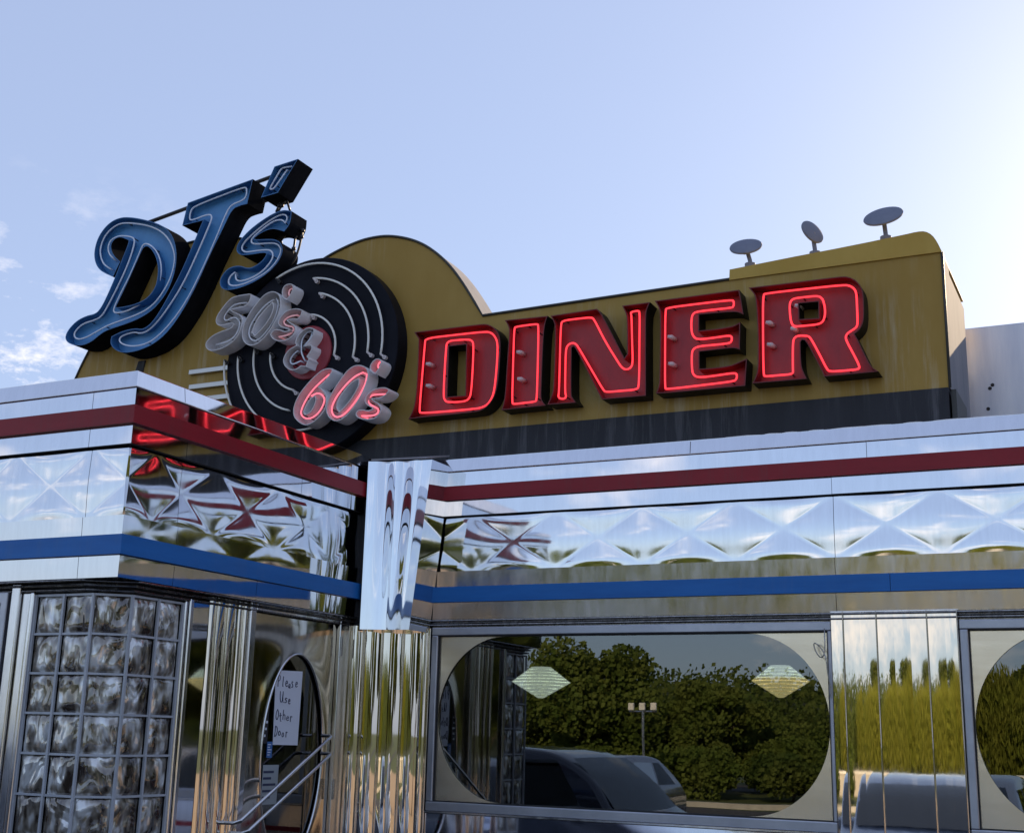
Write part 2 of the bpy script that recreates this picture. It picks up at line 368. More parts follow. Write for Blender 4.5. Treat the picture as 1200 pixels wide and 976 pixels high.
# hill
mb = MB(); nx, ny = 60, 14; base = len(mb.v)
def hill_z(x, y):
    t = min(max((-y-70)/70, 0), 1); t = t*t*(3-2*t)
    return GZ-.05 + t*(6.2+1.1*math.sin(x*.03+1)+.8*math.sin(x*.071)+1.6*math.exp(-((x+45)/28)**2))*min(1, max(0, (x+120)/50))
vsx = [(-150+i*300/nx, -66-j*110/ny) for j in range(ny+1) for i in range(nx+1)]
mb.add([(x, y, hill_z(x, y)) for x, y in vsx], [(j*(nx+1)+i, j*(nx+1)+i+1, (j+1)*(nx+1)+i+1, (j+1)*(nx+1)+i) for j in range(ny) for i in range(nx)])
tag(mb.build('hill', M['hill'], smooth=True), 'low wooded hill beyond the road', 'hill', kind='structure')
mb = MB(); rnd = random.Random(3)
for i in range(52000):
    x = rnd.uniform(-105, 110); y = rnd.uniform(-140, -78)
    c = Vector((x, y, hill_z(x, y)+rnd.uniform(0, 3.4)*(.6+.4*math.sin(x*.9)*math.sin(y*.7+x*.3))))
    s_ = rnd.uniform(.16, .42); a = Vector((rnd.gauss(0, 1), rnd.gauss(0, 1), rnd.gauss(0, 1))).normalized(); b = a.orthogonal().normalized(); d = a.cross(b)
    mb.add([c+b*s_, c+d*s_*.7, c-b*s_, c-d*s_*.7], [(0, 1, 2, 3)])
tag(mb.build('distant_woods', M['leaf_dark']), 'far off woods covering the hill', 'woods', kind='stuff')

def tree(x, y, h, spread, mat, label, seed, willow=False, n=5200):
    n = int(n*3.6)
    rn = random.Random(seed)
    t = thing('willow_tree' if willow else 'broadleaf_tree', label, 'tree', (x, y, GZ-.1), 0, 'trees across the road from the diner')
    tb = MB(); o = Vector((x, y, GZ-.1))
    top = o+Vector((rn.uniform(-.4, .4), rn.uniform(-.4, .4), h*.62))
    tb.tube([o, o+(top-o)*.35+Vector((rn.uniform(-.2, .2), 0, 0)), o+(top-o)*.7, top], [h*.032, h*.024, h*.016, h*.008], 8)
    lobes = []
    for i in range(24 if not willow else 12):
        a = rn.uniform(0, 2*math.pi); rr = spread*math.sqrt(rn.random())*.72; zz = h*rn.uniform(.34, .84)
        if willow: zz = h*rn.uniform(.62, .86)
        rr *= 1-.55*max(0, (zz/h-.55))/.45
        c = o+Vector((rr*math.cos(a), rr*math.sin(a), zz)); lobes.append((c, spread*(rn.uniform(.13, .40) if not willow else rn.uniform(.24, .42))))
        s0 = o+(top-o)*min(.95, max(.25, zz/h*.85)); tb.tube([s0, s0.lerp(c, .5)+Vector((0, 0, .2)), c], [h*.010, h*.006, h*.002], 5)
    tb.build('trunk', M['bark'], t, smooth=True)
    cb = MB()
    for i in range(n):
        c, r = rn.choice(lobes)
        d = Vector((rn.gauss(0, 1), rn.gauss(0, 1), rn.gauss(0, 1))).normalized()*(r*rn.random()**.4)
        d.z *= .8
        p = c+d; s_ = rn.uniform(.045, .105)*max(h, 4)/5.5
        if willow:
            p.z = max(GZ+.7, p.z-rn.random()**1.5*h*.62*min(1, (Vector((p.x-x, p.y-y)).length/spread)*1.3))
            b = Vector((rn.gauss(0, .18), rn.gauss(0, .18), -1)).normalized()*s_*2.6; d2 = Vector((rn.gauss(0, 1), rn.gauss(0, 1), 0)).normalized()*s_*.45
        else:
            a = Vector((rn.gauss(0, 1), rn.gauss(0, 1), rn.gauss(0, 1))).normalized(); b = a.orthogonal().normalized()*s_*1.3; d2 = a.cross(b).normalized()*s_
        cb.add([p-b, p+d2, p+b, p-d2], [(0, 1, 2, 3)])
    cb.build('crown', M[mat], t)
    return t
tree(-17.5, -27, 5.0, 3.4, 'leaf_mid', 'broad green tree, fullest of those across the road, seen mirrored in the big window', 11, n=9000)
tree(-13.9, -29, 4.0, 2.7, 'leaf_mid', 'second broad green tree beside the fullest one, mirrored in the window', 12, n=7000)
tree(-21.5, -30, 3.9, 2.6, 'leaf_dark', 'dark green tree nearest the end of the tree row', 13, n=6000)
tree(-8.0, -36, 4.3, 3.0, 'leaf_willow', 'yellow green willow mirrored in the left side of the fluted pilaster', 14, True, 7000)
tree(-5.7, -37, 4.8, 3.1, 'leaf_willow', 'tallest yellow green willow mirrored in the fluted pilaster', 15, True, 7000)
tree(-3.0, -36, 4.2, 3.0, 'leaf_willow', 'low yellow green willow to the right of the tallest willow', 16, True, 7000)
tree(-8.9, -52, 6.6, 2.6, 'leaf_dark', 'dark rounded tree rising behind the willows', 17, n=5000)
tree(-4.6, -52, 6.5, 2.5, 'leaf_dark', 'dark tree standing behind the tallest willow', 18, n=5000)
tree(1.5, -50, 4.2, 2.6, 'leaf_mid', 'small green tree beyond the road by the curved kerb', 19, n=4000)
tree(-11.0, -44, 3.4, 2.6, 'leaf_dark', 'low dark bushy tree between the broad trees and the willows', 20, n=4500)

for i, (x, y, h, sp, mt) in enumerate(((13.0, -6.0, 7.2, 3.4, 'leaf_mid'), (15.5, .5, 8.0, 3.6, 'leaf_dark'), (12.0, -13.0, 6.8, 3.4, 'leaf_willow'), (8.5, -19.0, 5.6, 3.0, 'leaf_mid'))):
    tree(x, y, h, sp, mt, ('green tree at the right of the lot mirrored in the fluted corner column', 'dark tree nearest the diner at the right of the lot', 'yellowish tree at the far right of the lot', 'green tree at the lot corner right of the curved kerb')[i], 40+i, n=4500)
for i, (x, y, h, sp, mt) in enumerate(((-19.0, -30.5, 2.6, 2.6, 'leaf_mid'), (-15.4, -31.5, 2.5, 2.6, 'leaf_dark'), (-12.2, -32.0, 2.6, 2.4, 'leaf_mid'), (-14.0, -40, 3.4, 3.0, 'leaf_dark'), (-8.6, -42, 2.9, 2.4, 'leaf_dark'), (-11.4, -30.6, 2.0, 1.8, 'leaf_mid'), (-16.2, -25.2, 1.5, 1.9, 'leaf_mid'), (-13.2, -25.8, 1.6, 1.9, 'leaf_mid'), (-10.4, -26.5, 1.4, 1.7, 'leaf_dark'))):
    tree(x, y, h, sp, mt, ('rounded shrub under the fullest tree', 'dark shrub just left of the lamp post seen in the window', 'green shrub right of the lamp post seen in the window', 'wide dark shrub beyond the road behind the lamp post', 'low dark shrub beyond the road behind the first willow', 'lowest small green shrub by the verge', 'low shrub on the verge in front of the fullest tree', 'low shrub on the verge under the second broad tree', 'low shrub on the verge left of the first white wall')[i], 60+i, n=3000)
# white fence / low wall beyond the road
for i, x0 in enumerate((-10.5, -6.6, -2.7)):
    t = thing('low_wall', ('low sunlit white wall under the first willow', 'low sunlit white wall under the tallest willow', 'low sunlit white wall beside the low willow')[i], 'wall', (x0, -32.2, GZ), 0, 'white walls along the road')
    b = MB(); b.box(x0, x0+2.6, -32.3, -32.1, GZ-.02, GZ+.75); b.build('wall', M['concrete'], t, bevel=.02)
    b = MB(); b.box(x0-.05, x0+2.65, -32.36, -32.04, GZ+.75, GZ+.85); b.build('coping', M['paint'], t, bevel=.01)

# flood light pole (mirrored in the window)
fx, fy = -13.1, -28.0+0.0
fy = -21.5; fx = -math.tan(R(20.36))*(2*D-fy)
t = thing('floodlight_pole', 'slim pole carrying three square white lamps, mirrored in the window', 'lamp post', (fx, fy, GZ))
b = MB(); b.tube([(fx, fy, GZ), (fx, fy, 2.5)], .035, 8); b.build('post', M['chrome_soft'], t, smooth='auto')
b = MB(); b.tube([(fx-.42, fy, 2.38), (fx+.42, fy, 2.38)], .025, 8); b.build('crossbar', M['chrome_soft'], t)
for k in (-1, 0, 1):
    b = MB(); b.box(fx+k*.34-.085, fx+k*.34+.085, fy+.03, fy+.11, 2.42, 2.62); b.build('lamp', M['paint'], t, bevel=.01)

# ------------------------------------------------------------------ vehicles
def vehicle(name, label, loc, rz, paint, L=4.6, W=1.82, H=1.5, kind='suv'):
    t = thing(name, label, 'car', loc, rz, 'cars parked in front of the diner')
    off0 = OFF.pop(t)                       # built in local coordinates: x forward
    hl = L/2; belt = H*.60; clear = .2; w2 = W/2
    wa, wb_ = (hl-1.15, hl-1.75) if kind == 'van' else (hl-1.15, hl-1.95)       # windscreen foot and head
    ra, rb_ = (-hl+.03, -hl+.30) if kind == 'van' else (-hl+.18, -hl+.80)      # rear window foot and head
    prof = [(-hl, clear+.18), (-hl, belt-.15), (ra, belt), (rb_, H-.10), (rb_+.28, H-.02), ((rb_+wb_)/2, H), (wb_-.3, H-.03), (wb_, H-.10), ((wa+wb_)/2+.05, (H+belt)/2+.03), (wa, belt+.01), (hl-.30, belt-.10), (hl-.05, belt-.24), (hl, clear+.16), (hl-.15, clear), (-hl+.12, clear)]
    pts = smooth_poly(prof, True, 3, 85); n = len(pts)
    def hw(z): return w2-.035*max(0, (clear+.25-z)/.25)-(.20*((z-belt)/(H-belt))**1.15 if z > belt else 0)
    cz = (belt+clear)/2; b0 = MB(); ts = [(-1, .05), (-.975, .016), (-.90, 0), (-.5, -.012), (0, -.016), (.5, -.012), (.90, 0), (.975, .016), (1, .05)]
    for tt, ins in ts:
        q = offset(ccw(pts), max(ins, 0)) if ins > 0 else ccw(pts)
        b0.v += [(x, tt*hw(z), z) for x, z in q]
    for r_ in range(len(ts)-1):
        for i in range(n): b0.f.append([r_*n+i, r_*n+(i+1) % n, (r_+1)*n+(i+1) % n, (r_+1)*n+i]); b0.m.append(0)
    for r_ in (0, len(ts)-1):
        q = b0.v[r_*n:(r_+1)*n]; tr_ = tessellate_polygon([[Vector((p[0], p[2], 0)) for p in q]])
        for f in tr_: b0.f.append([r_*n+k for k in f]); b0.m.append(0)
    b0.build('body', paint, t, smooth='auto')
    # windows: side lights, windscreen and rear window a few millimetres proud of the body
    zt = H-.13
    for s_ in (-1, 1):
        xs = [ra+.22+.10, (ra+wa)/2-.45, (ra+wa)/2+.35, wa-.25]
        for k in range(3):
            x0, x1 = xs[k]+.04, xs[k+1]-.04
            tl = max(x0, rb_+.22) if k == 0 else x0; tr2 = min(x1, wb_-.05) if k == 2 else x1
            P = [(x0, belt+.05), (x1, belt+.05), (tr2, zt), (tl, zt)]
            g = MB(); P2 = smooth_poly(P, True, 2, 20)
            g.add([(x, s_*(hw(z)+.006), z) for x, z in P2], [tuple(range(len(P2)))]); g.build('side_window', M['glass_car'], t)
    for (fa, fb, nm) in (((wa-.05, belt+.06), (wb_+.05, H-.14), 'windscreen'), ((ra+.02, belt+.08), (rb_-.02, H-.16), 'rear_window')):
        d = Vector((fb[0]-fa[0], fb[1]-fa[1])).normalized(); nn = Vector((d.y, -d.x)); nn = nn if (nn.x > 0) == (nm == 'windscreen') else -nn
        g = MB(); rows_ = 5; cl = 9
        for j in range(rows_+1):
            for i in range(cl+1):
                f = j/rows_; x, z = fa[0]+(fb[0]-fa[0])*f, fa[1]+(fb[1]-fa[1])*f; u = (i/cl*2-1); y = u*(hw(z)-.10)
                o_ = .034+.030*math.sin(math.pi*f)+.012*(1-u*u); g.v.append((x+nn.x*o_, y, z+nn.y*o_))
        for j in range(rows_):
            for i in range(cl): g.f.append([j*(cl+1)+i, j*(cl+1)+i+1, (j+1)*(cl+1)+i+1, (j+1)*(cl+1)+i]); g.m.append(0)
        g.build(nm, M['glass_car'], t, smooth=True)
    for s_ in (-1, 1):
        for xw in (-hl+.82, hl-.9):
            wb2 = MB(); wb2.lathe([(.12, -.1), (.30, -.1), (.325, -.07), (.325, .07), (.30, .1), (.12, .1)], (xw, s_*(w2-.09), .325), 'Y', 24)
            wo_ = wb2.build('wheel', M['seam'], t, smooth='auto')
            rm = MB(); rm.lathe([(.0, .105*s_), (.06, .108*s_), (.20, .09*s_), (.215, .104*s_)], (xw, s_*(w2-.09), .325), 'Y', 20); rm.build('rim', M['chrome_soft'], wo_)
        hb = MB(); hb.box(hl-.22, hl+.005, s_*(w2-.22)-.14, s_*(w2-.22)+.14, belt-.36, belt-.24); hb.build('headlight', M['chrome_soft'], t, bevel=.03)
        tb_ = MB(); tb_.box(-hl-.01, -hl+.08, s_*(w2-.2)-.1, s_*(w2-.2)+.1, belt-.4, belt-.12); tb_.build('tail_light', M['red'], t, bevel=.02)
        mbx = MB(); mbx.box(wa-.45, wa-.30, s_*(w2+.05)-.08, s_*(w2+.05)+.07, belt+.02, belt+.15); mbx.build('side_mirror', paint, t, bevel=.03)
    gb = MB(); gb.box(hl-.05, hl+.015, -.5, .5, clear+.2, clear+.36); gb.build('grille', M['seam'], t, bevel=.01)
    OFF[t] = off0
    return t
P_navy = principled('paint_dark_slate', (.045, .055, .085), .18, .4, **{'Coat Weight': 1.0, 'Coat Roughness': .03})
P_blue = principled('paint_silver_blue', (.22, .28, .40), .2, .5, **{'Coat Weight': 1.0, 'Coat Roughness': .03})
P_white = principled('paint_white', (.72, .72, .74), .25, 0, **{'Coat Weight': 1.0, 'Coat Roughness': .03})
vehicle('minivan', 'dark slate minivan parked side on beside the glass block corner', (-5.70, 2.72, GZ), 0, P_navy, 5.0, 1.86, 1.67, 'van')
vehicle('parked_car', 'silver blue car parked nose towards the fluted pilaster', (-2.05, .1, GZ), R(90), P_blue, 4.5, 1.8, 1.47)
vehicle('parked_car', 'white car parked nose to the diner right of the photographer', (3.4, .3, GZ), R(90), P_white, 4.5, 1.8, 1.45)
vehicle('parked_car', 'silver blue car parked farther back in the lot', (-9.6, -8.5, GZ), R(96), P_blue, 4.5, 1.8, 1.45)

# ------------------------------------------------------------------ the diner building
B = thing('diner_building', 'chrome clad diner with red and blue stripes, corner entrance vestibule and wide window', 'building', (-3.0, 8.5, GZ))
rng = random.Random(21)
# dark core behind all cladding (front wall of the dining room is left open behind the window)
mb = MB()
YW = V+.09
mb.box(XL, S-.09, YW, D+.2, GZ, 1.0); mb.box(XL, S-.10, YW+.02, D+.2, 2.26, 3.30)          # vestibule low wall and head
mb.box(XL, -5.30, YW, YW+.1, 1.0, 2.26) if False else None
mb.box(XL, XR, D+.06, D+.2, 2.26, 3.30); mb.box(S-.08, XR, D+.06, D+.2, GZ, 1.12)
mb.box(-1.60, -.90, D+.05, D+.2, 1.12, 2.26); mb.box(S-.1, -4.19, D+.05, D+.2, 1.12, 2.26)
mb.build('backing_wall', M['seam'], B)
mb = MB(); mb.box(XL, XR, D+.2, 13.5, 3.26, 3.32); mb.box(XL, S-.02, V+.06, D+.2, 3.30, 3.345); mb.build('roof', M['roof'], B)
# rooms behind glass
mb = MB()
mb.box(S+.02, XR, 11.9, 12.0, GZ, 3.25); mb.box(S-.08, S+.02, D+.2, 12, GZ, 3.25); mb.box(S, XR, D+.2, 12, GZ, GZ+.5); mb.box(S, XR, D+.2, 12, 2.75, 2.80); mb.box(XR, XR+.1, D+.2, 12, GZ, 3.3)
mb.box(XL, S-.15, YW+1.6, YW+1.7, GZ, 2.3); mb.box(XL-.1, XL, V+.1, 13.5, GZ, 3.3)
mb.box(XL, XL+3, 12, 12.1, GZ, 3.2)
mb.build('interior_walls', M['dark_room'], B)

def strip(name, mat, zs, off, segs_main, segs_front, segs_side, thick=.02, gap=.0015, jitter=.0, main=True, vest=True, smooth=False):
    """bands along the three facades; off = (bottom, top) outward offsets; segs = list of break positions"""
    ob, ot = off; z0, z1 = zs
    def panel(P, j):
        mbx.add(P, [(0, 1, 2, 3)])
    if main:
        mbx = MB()
        for a, b in zip(segs_main[:-1], segs_main[1:]):
            j = rng.uniform(-jitter, jitter); a += gap; b -= gap
            mbx.add([(a, D-ob, z0), (b, D-ob-j, z0), (b, D-ot-j, z1), (a, D-ot, z1), (a, D+.06, z0), (b, D+.06, z0), (b, D+.06, z1), (a, D+.06, z1)],
                    [(0, 1, 2, 3), (0, 4, 5, 1), (3, 2, 6, 7), (0, 3, 7, 4), (1, 5, 6, 2)])
        mbx.build(name, mat, B)
    if vest:
        mbx = MB()
        for i, (a, b) in enumerate(zip(segs_front[:-1], segs_front[1:])):
            last = i == len(segs_front)-2
            a += gap; b0, b1 = (S+ob, S+ot) if last else (b-gap, b-gap)
            bk = S-.07 if last else b-gap
            mbx.add([(a, V-ob, z0), (b0, V-ob, z0), (b1, V-ot, z1), (a, V-ot, z1), (a, V+.06, z0), (bk, V+.06, z0), (bk, V+.06, z1), (a, V+.06, z1)],
                    [(0, 1, 2, 3), (0, 4, 5, 1), (3, 2, 6, 7), (0, 3, 7, 4)])
        for i, (a, b) in enumerate(zip(segs_side[:-1], segs_side[1:])):
            first = i == 0; b -= gap
            a0, a1 = (V-ob, V-ot) if first else (a+gap, a+gap); ak = V+.06 if first else a+gap
            mbx.add([(S+ob, a0, z0), (S+ob, b, z0), (S+ot, b, z1), (S+ot, a1, z1), (S-.07, ak, z0), (S-.07, b, z0), (S-.07, b, z1), (S-.07, ak, z1)],
                    [(0, 1, 2, 3), (0, 4, 5, 1), (3, 2, 6, 7), (1, 5, 6, 2)])
        mbx.build(name, mat, B)
SM = [-4.40, -1.556, 1.05, 3.3, XR]; SF = [XL, -7.0, -4.833, S]; SS = [V, 5.24, 6.3, 7.26]
strip('base_band', M['chrome_flat'], (2.315, 2.424), (.000, .004), SM, SF, [V, 5.24, 5.95, 7.26], main=False)
strip('base_band', M['chrome_soft'], (2.318, 2.424), (.000, .009), SM, SF, SS, vest=False)
strip('blue_stripe', M['blue'], (2.4255, 2.5245), (.035, .035), [-4.40, -1.25, XR], SF[:1]+[S], [V, 7.26])
strip('lower_band', M['chrome_flat'], (2.526, 2.627), (.000, .005), SM, SF, SS, main=False)
strip('lower_band', M['chrome_soft'], (2.526, 2.627), (.000, .008), SM, SF, SS, vest=False)
strip('upper_band', M['chrome_flat'], (2.991, 3.090), (.018, .018), SM, SF, SS, jitter=.003)
strip('red_stripe', M['red'], (3.0915, 3.1855), (.045, .045), [-4.40, 1.9, XR], SF[:1]+[S], [V, 7.26])
strip('crown_band', M['chrome_flat'], (3.187, 3.286), (.020, .020), [-4.40, -1.35, 1.2, XR], SF, SS, jitter=.003)
strip('cornice_cap', M['chrome_flat'], (3.2875, 3.37), (.030, .018), [-4.40, -2.4, 1.2, XR], [XL, -6.2, S], [V, 5.18, 7.26], gap=.002)
# cap return on top
mb = MB(); mb.box(-4.40, XR, D-.016, D+.22, 3.366, 3.373); mb.build('cap_top', M['chrome_soft'], B)
mb = MB(); mb.box(XL, S+.016, V-.016, V+.20, 3.366, 3.373); mb.box(S-.20, S+.016, V+.20, 7.26, 3.366, 3.373); mb.build('cap_top', M['chrome_soft'], B)
sr = random.Random(5)
for k in range(9):
    x = -2.1+k*.17+sr.uniform(-.05, .05); w_ = sr.uniform(.04, .13); b_ = MB(); P = [(x+w_*math.cos(a)*(1+.3*sr.random()), D+.03+.022*math.sin(a)*(1+.4*sr.random())) for a in [i*math.pi/5 for i in range(10)]]
    b_.add([(p[0], p[1], 3.3735) for p in P]+[(p[0], p[1], 3.382) for p in P], [tuple(range(10))[::-1], tuple(range(10, 20))]+[(i, (i+1) % 10, 10+(i+1) % 10, 10+i) for i in range(10)]); b_.build('sealant', M['l_white'], B)
# thin bright rolled edges
def edge_tube(z, off, r, name, mat):
    e = MB(); e.tube([(-4.40, D-off, z), (XR, D-off, z)], r, 8)
    e.build(name, mat, B, smooth=True)
    e = MB(); e.tube([(XL, V-off, z), (S+off, V-off, z)], r, 8); e.tube([(S+off, V-off, z), (S+off, 7.26, z)], r, 8)
    e.build(name, mat, B, smooth=True)
edge_tube(3.2868, .026, .005, 'cap_bead', M['chrome_soft'])
edge_tube(2.9885, .010, .004, 'drip_line', M['seam'])

# quilted frieze: pillowed diamonds with creased diagonals
def quilt(u0, u1, z0, z1, c0, period, place, nz_=24, amp=.0058):
    h = (z1-z0); zm = (z0+z1)/2; st = h/nz_; su = period/nz_          # grid square in (u/period, z/h): creases run along quad diagonals
    nu = int(round((u1-u0)/su)); mbq = MB(); idx = {}
    for j in range(nz_+1):
        for i in range(nu+1):
            u = u0+i*(u1-u0)/nu; z = z0+j*st
            a = (u-c0)/period; b = (z-zm)/h
            p, q = abs(math.sin(math.pi*(a+b))), abs(math.sin(math.pi*(a-b)))
            hh = amp*(p*q)**.82
            ed = min(1, min(z-z0, z1-z)/.035); hh *= .35+.65*ed
            mbq.v.append(place(u, z, hh))
    for j in range(nz_):
        for i in range(nu):
            A, B_, C_, D_ = j*(nu+1)+i, j*(nu+1)+i+1, (j+1)*(nu+1)+i+1, (j+1)*(nu+1)+i
            u = u0+(i+.5)*(u1-u0)/nu; z = z0+(j+.5)*st
            a = (u-c0)/period; b = (z-zm)/h
            da = abs((a+b)-round(a+b)); db = abs((a-b)-round(a-b))
            if da < db: mbq.f += [[A, B_, D_], [B_, C_, D_]]
            else: mbq.f += [[A, B_, C_], [A, C_, D_]]
            mbq.m += [0, 0]
    return mbq
ZF0, ZF1 = 2.629, 2.986
mains = [(-4.13, -1.5575), (-1.5545, 1.05), (1.053, 3.3), (3.303, XR)]
for a, b in mains:
    quilt(a, b, ZF0, ZF1, -1.264, .585, lambda u, z, h: (u, D+.012-h, z)).build('quilted_frieze', M['quilt'], B, smooth=True)
for a, b in ((XL, -7.0), (-6.998, -4.8345), (-4.8315, S+.0)):
    quilt(a, b, ZF0, ZF1, S, .535, lambda u, z, h: (u, V+.012-h, z)).build('quilted_frieze', M['quilt'], B, smooth=True)
for a, b in ((V+.0, 5.243), (5.246, 7.10)):
    quilt(a, b, ZF0, ZF1, 5.256 if b > 6 else 5.256-.42, .572 if b > 6 else .42, lambda u, z, h: (S-.012+h, u, z)).build('quilted_frieze', M['quilt'], B, smooth=True)

# wedge shield of fanned steel at the inside corner
mb = MB(); zt, zb = 3.325, 2.232; nseg = 72; nh = 20
top = [Vector((-4.505, 6.965)), Vector((-4.335, 7.035)), Vector((-4.075, 7.055))]
bot = [Vector((-4.505, 6.965)), Vector((-4.345, 7.02)), Vector((-4.185, 7.04))]
def lerp3(P, t): return P[0].lerp(P[1], t/.45) if t < .45 else P[1].lerp(P[2], (t-.45)/.55)
folds = [(0, 0), (.14, .005), (.30, -.013), (.46, .012), (.60, -.012), (.76, .010), (.84, -.001), (1, 0)]
def fold(t):
    for (a, ha), (b, hb) in zip(folds[:-1], folds[1:]):
        if a <= t <= b: u = (t-a)/(b-a); u = u*u*(3-2*u); return ha+(hb-ha)*u
    return 0
for j_ in range(nh+1):
    v = j_/nh
    for i in range(nseg+1):
        t = i/nseg; p = lerp3(bot, t).lerp(lerp3(top, t), v)+Vector((.25, -.97))*fold(t)*v
        mb.v.append((p.x, p.y, zb+(zt-zb)*v))
for j_ in range(nh):
    for i in range(nseg): mb.f.append([j_*(nseg+1)+i, j_*(nseg+1)+i+1, (j_+1)*(nseg+1)+i+1, (j_+1)*(nseg+1)+i]); mb.m.append(0)
for P_, zz_ in ((bot, zb), (top, zt-.004)):
    b_i = len(mb.v); mb.v += [(p.x, p.y+.004, zz_) for p in P_]+[(P_[2].x-.01, 7.29, zz_), (-4.505, 7.29, zz_)]; mb.f.append([b_i+k for k in range(5)]); mb.m.append(0)
mb.add([(bot[2].x, bot[2].y, zb), (top[2].x, top[2].y, zt), (top[2].x, 7.30, zt), (bot[2].x, 7.30, zb)], [(0, 1, 2, 3)])
mb.build('corner_shield', chrome('shield_steel', (.74, .77, .82), .03, .04, (3, 3, .8), .06, .004), B, smooth='auto')
mb = MB(); mb.box(-4.56, -4.25, 7.20, 7.25, 2.24, 3.36); mb.box(S-.02, -4.54, 7.02, 7.25, 2.26, 3.36)
mb.build('shield_backing', M['seam'], B)
mb = MB(); fl = [(-4.50, 6.99, 3.345), (-4.12, 7.06, 3.345), (-4.14, 7.40, 3.43), (-4.56, 7.32, 3.40)]
mb.add(fl+[(x, y, z-.01) for x, y, z in fl], [(0, 1, 2, 3), (4, 7, 6, 5), (0, 4, 5, 1), (1, 5, 6, 2)]); mb.build('corner_flashing', M['signside'], B)

# head trims under the base band
mb = MB()
for z, r_, o_ in ((2.307, .006, .02), (2.293, .004, .0), (2.280, .006, .012)):
    mb.tube([(-4.2, D-o_, z), (XR, D-o_, z)], r_, 8)
mb.box(-4.2, XR, D+.012, D+.06, 2.262, 2.318); mb.build('head_trim', M['chrome_dark'], B, smooth='auto')
mb = MB()
for z, r_, o_ in ((2.306, .005, .0), (2.286, .007, -.02), (2.262, .006, -.035)):
    mb.tube([(XL, V-o_, z), (-4.80, V-o_, z)], r_, 8); mb.tube([(-4.80, V-o_, z), (S+o_, 5.0, z)], r_, 8); mb.tube([(S+o_, 5.0, z), (S+o_, 7.2, z)], r_, 8)
mb.build('head_trim', M['chrome_dark'], B, smooth='auto')
mb = MB(); mb.add([(XL, V+.0, 2.314), (S-.0, V+.0, 2.314), (S-.0, 7.25, 2.314), (S-.2, 7.25, 2.314), (S-.2, V+.2, 2.314), (XL, V+.2, 2.314)], [(0, 1, 4, 5), (1, 2, 3, 4)])
mb.build('soffit', M['chrome_dark'], B)

# --- windows of the main front
def ell_corner(x0, x1, z0, z1, rx, rz, Y, name, parent):
    """four plates that leave a rounded opening"""
    for sx, sz in ((0, 0), (0, 1), (1, 0), (1, 1)):
        cx = x0+rx if sx == 0 else x1-rx; cz = z0+rz if sz == 0 else z1-rz
        ox = x0 if sx == 0 else x1; oz = z0 if sz == 0 else z1
        dx = -1 if sx == 0 else 1; dz = -1 if sz == 0 else 1
        arc = [(cx+dx*rx*math.cos(a), cz+dz*rz*math.sin(a)) for a in [math.pi/2*i/22 for i in range(23)]]
        P = ccw(dedupe([(ox, oz)]+arc)); b_ = MB(); prism(b_, [P], Y, Y+.006); b_.build('corner_plate', M['brushed'], parent)
def big_window(x0, x1, z0, z1, rx, fr=.045):
    w = MB(); Y0, Y1 = D-.012, D+.05
    for (a, b, c, d) in ((x0, x1, z1-.052, z1), (x0, x1, z0, z0+.055)): w.box(a, b, Y0, Y1, c, d)
    w.box(x0, x0+fr, Y0+.001, Y1, z0+.055, z1-.052); w.box(x1-.022, x1, Y0+.001, Y1, z0+.055, z1-.052)
    wo_ = w.build('window', M['frame'], B, bevel=.006)
    gx0, gx1, gz0, gz1 = x0+fr, x1-.022, z0+.055, z1-.052
    gk = MB(); t_ = .007
    gk.box(gx0, gx1, D+.004, D+.03, gz1-t_, gz1); gk.box(gx0, gx1, D+.004, D+.03, gz0, gz0+t_); gk.box(gx0, gx0+t_, D+.004, D+.03, gz0+t_, gz1-t_); gk.box(gx1-t_, gx1, D+.004, D+.03, gz0+t_, gz1-t_)
    gk.build('gasket', M['seam'], wo_)
    g = MB(); g.box(gx0+.001, gx1-.001, D+.030, D+.036, gz0, gz1); g.build('glass', M['glass'], wo_)
    ell_corner(gx0+t_, gx1-t_, gz0+t_, gz1-t_, rx, (gz1-gz0)/2-t_, D+.018, 'corner_plate', wo_)
    sl = MB(); sl.box(x0-.01, x1+.01, D-.02, D+.05, z0-.012, z0-.001); sl.build('sill', M['chrome_soft'], wo_)
big_window(-4.165, -1.590, 1.131, 2.266, .47)
big_window(-.905, 1.70, 1.131, 2.266, .47)

# fluted pilaster between the windows
def fluted(name, place, widths, z0, z1, mat, bulge=.008, ns=8, tilt=.02):
    u = 0; tot = sum(w_ for w_, k in widths); b_ = MB(); prof = []
    tilts = [rng.uniform(-tilt, tilt) for _ in widths]
    for ci, (w_, k) in enumerate(widths):
        for i in range(ns+1):
            t = i/ns
            if k == 'r': prof.append((u+w_*t, .012*math.sin(math.pi*t)**.6+.002))
            elif k == 'f': prof.append((u+w_*t, bulge*math.sin(math.pi*t)+tilts[ci]*(t-.5)*w_))
            else: prof.append((u+w_*t, -bulge*math.sin(math.pi*t)))
        u += w_
    n = len(prof)
    b_.v = [place(a/tot, h, z0) for a, h in prof]+[place(a/tot, h, (z0+z1)/2) for a, h in prof]+[place(a/tot, h, z1) for a, h in prof]
    for r_ in (0, n):
        for i in range(n-1):
            b_.f.append([r_+i, r_+i+1, r_+n+i+1, r_+n+i]); b_.m.append(0)
    return b_.build(name, mat, B, smooth='auto')
fl_w = [(.08, 'f'), (.012, 'r'), (.112, 'f'), (.112, 'f'), (.012, 'r'), (.112, 'f'), (.112, 'f'), (.112, 'f'), (.012, 'r'), (.112, 'f'), (.08, 'f'), (.012, 'r')]
mb = None
fluted('pilaster', lambda t, h, z: (-1.588+t*(.681), D-.012-h, z), fl_w, GZ, 2.318, M['flute'], bulge=.0003, tilt=.010)
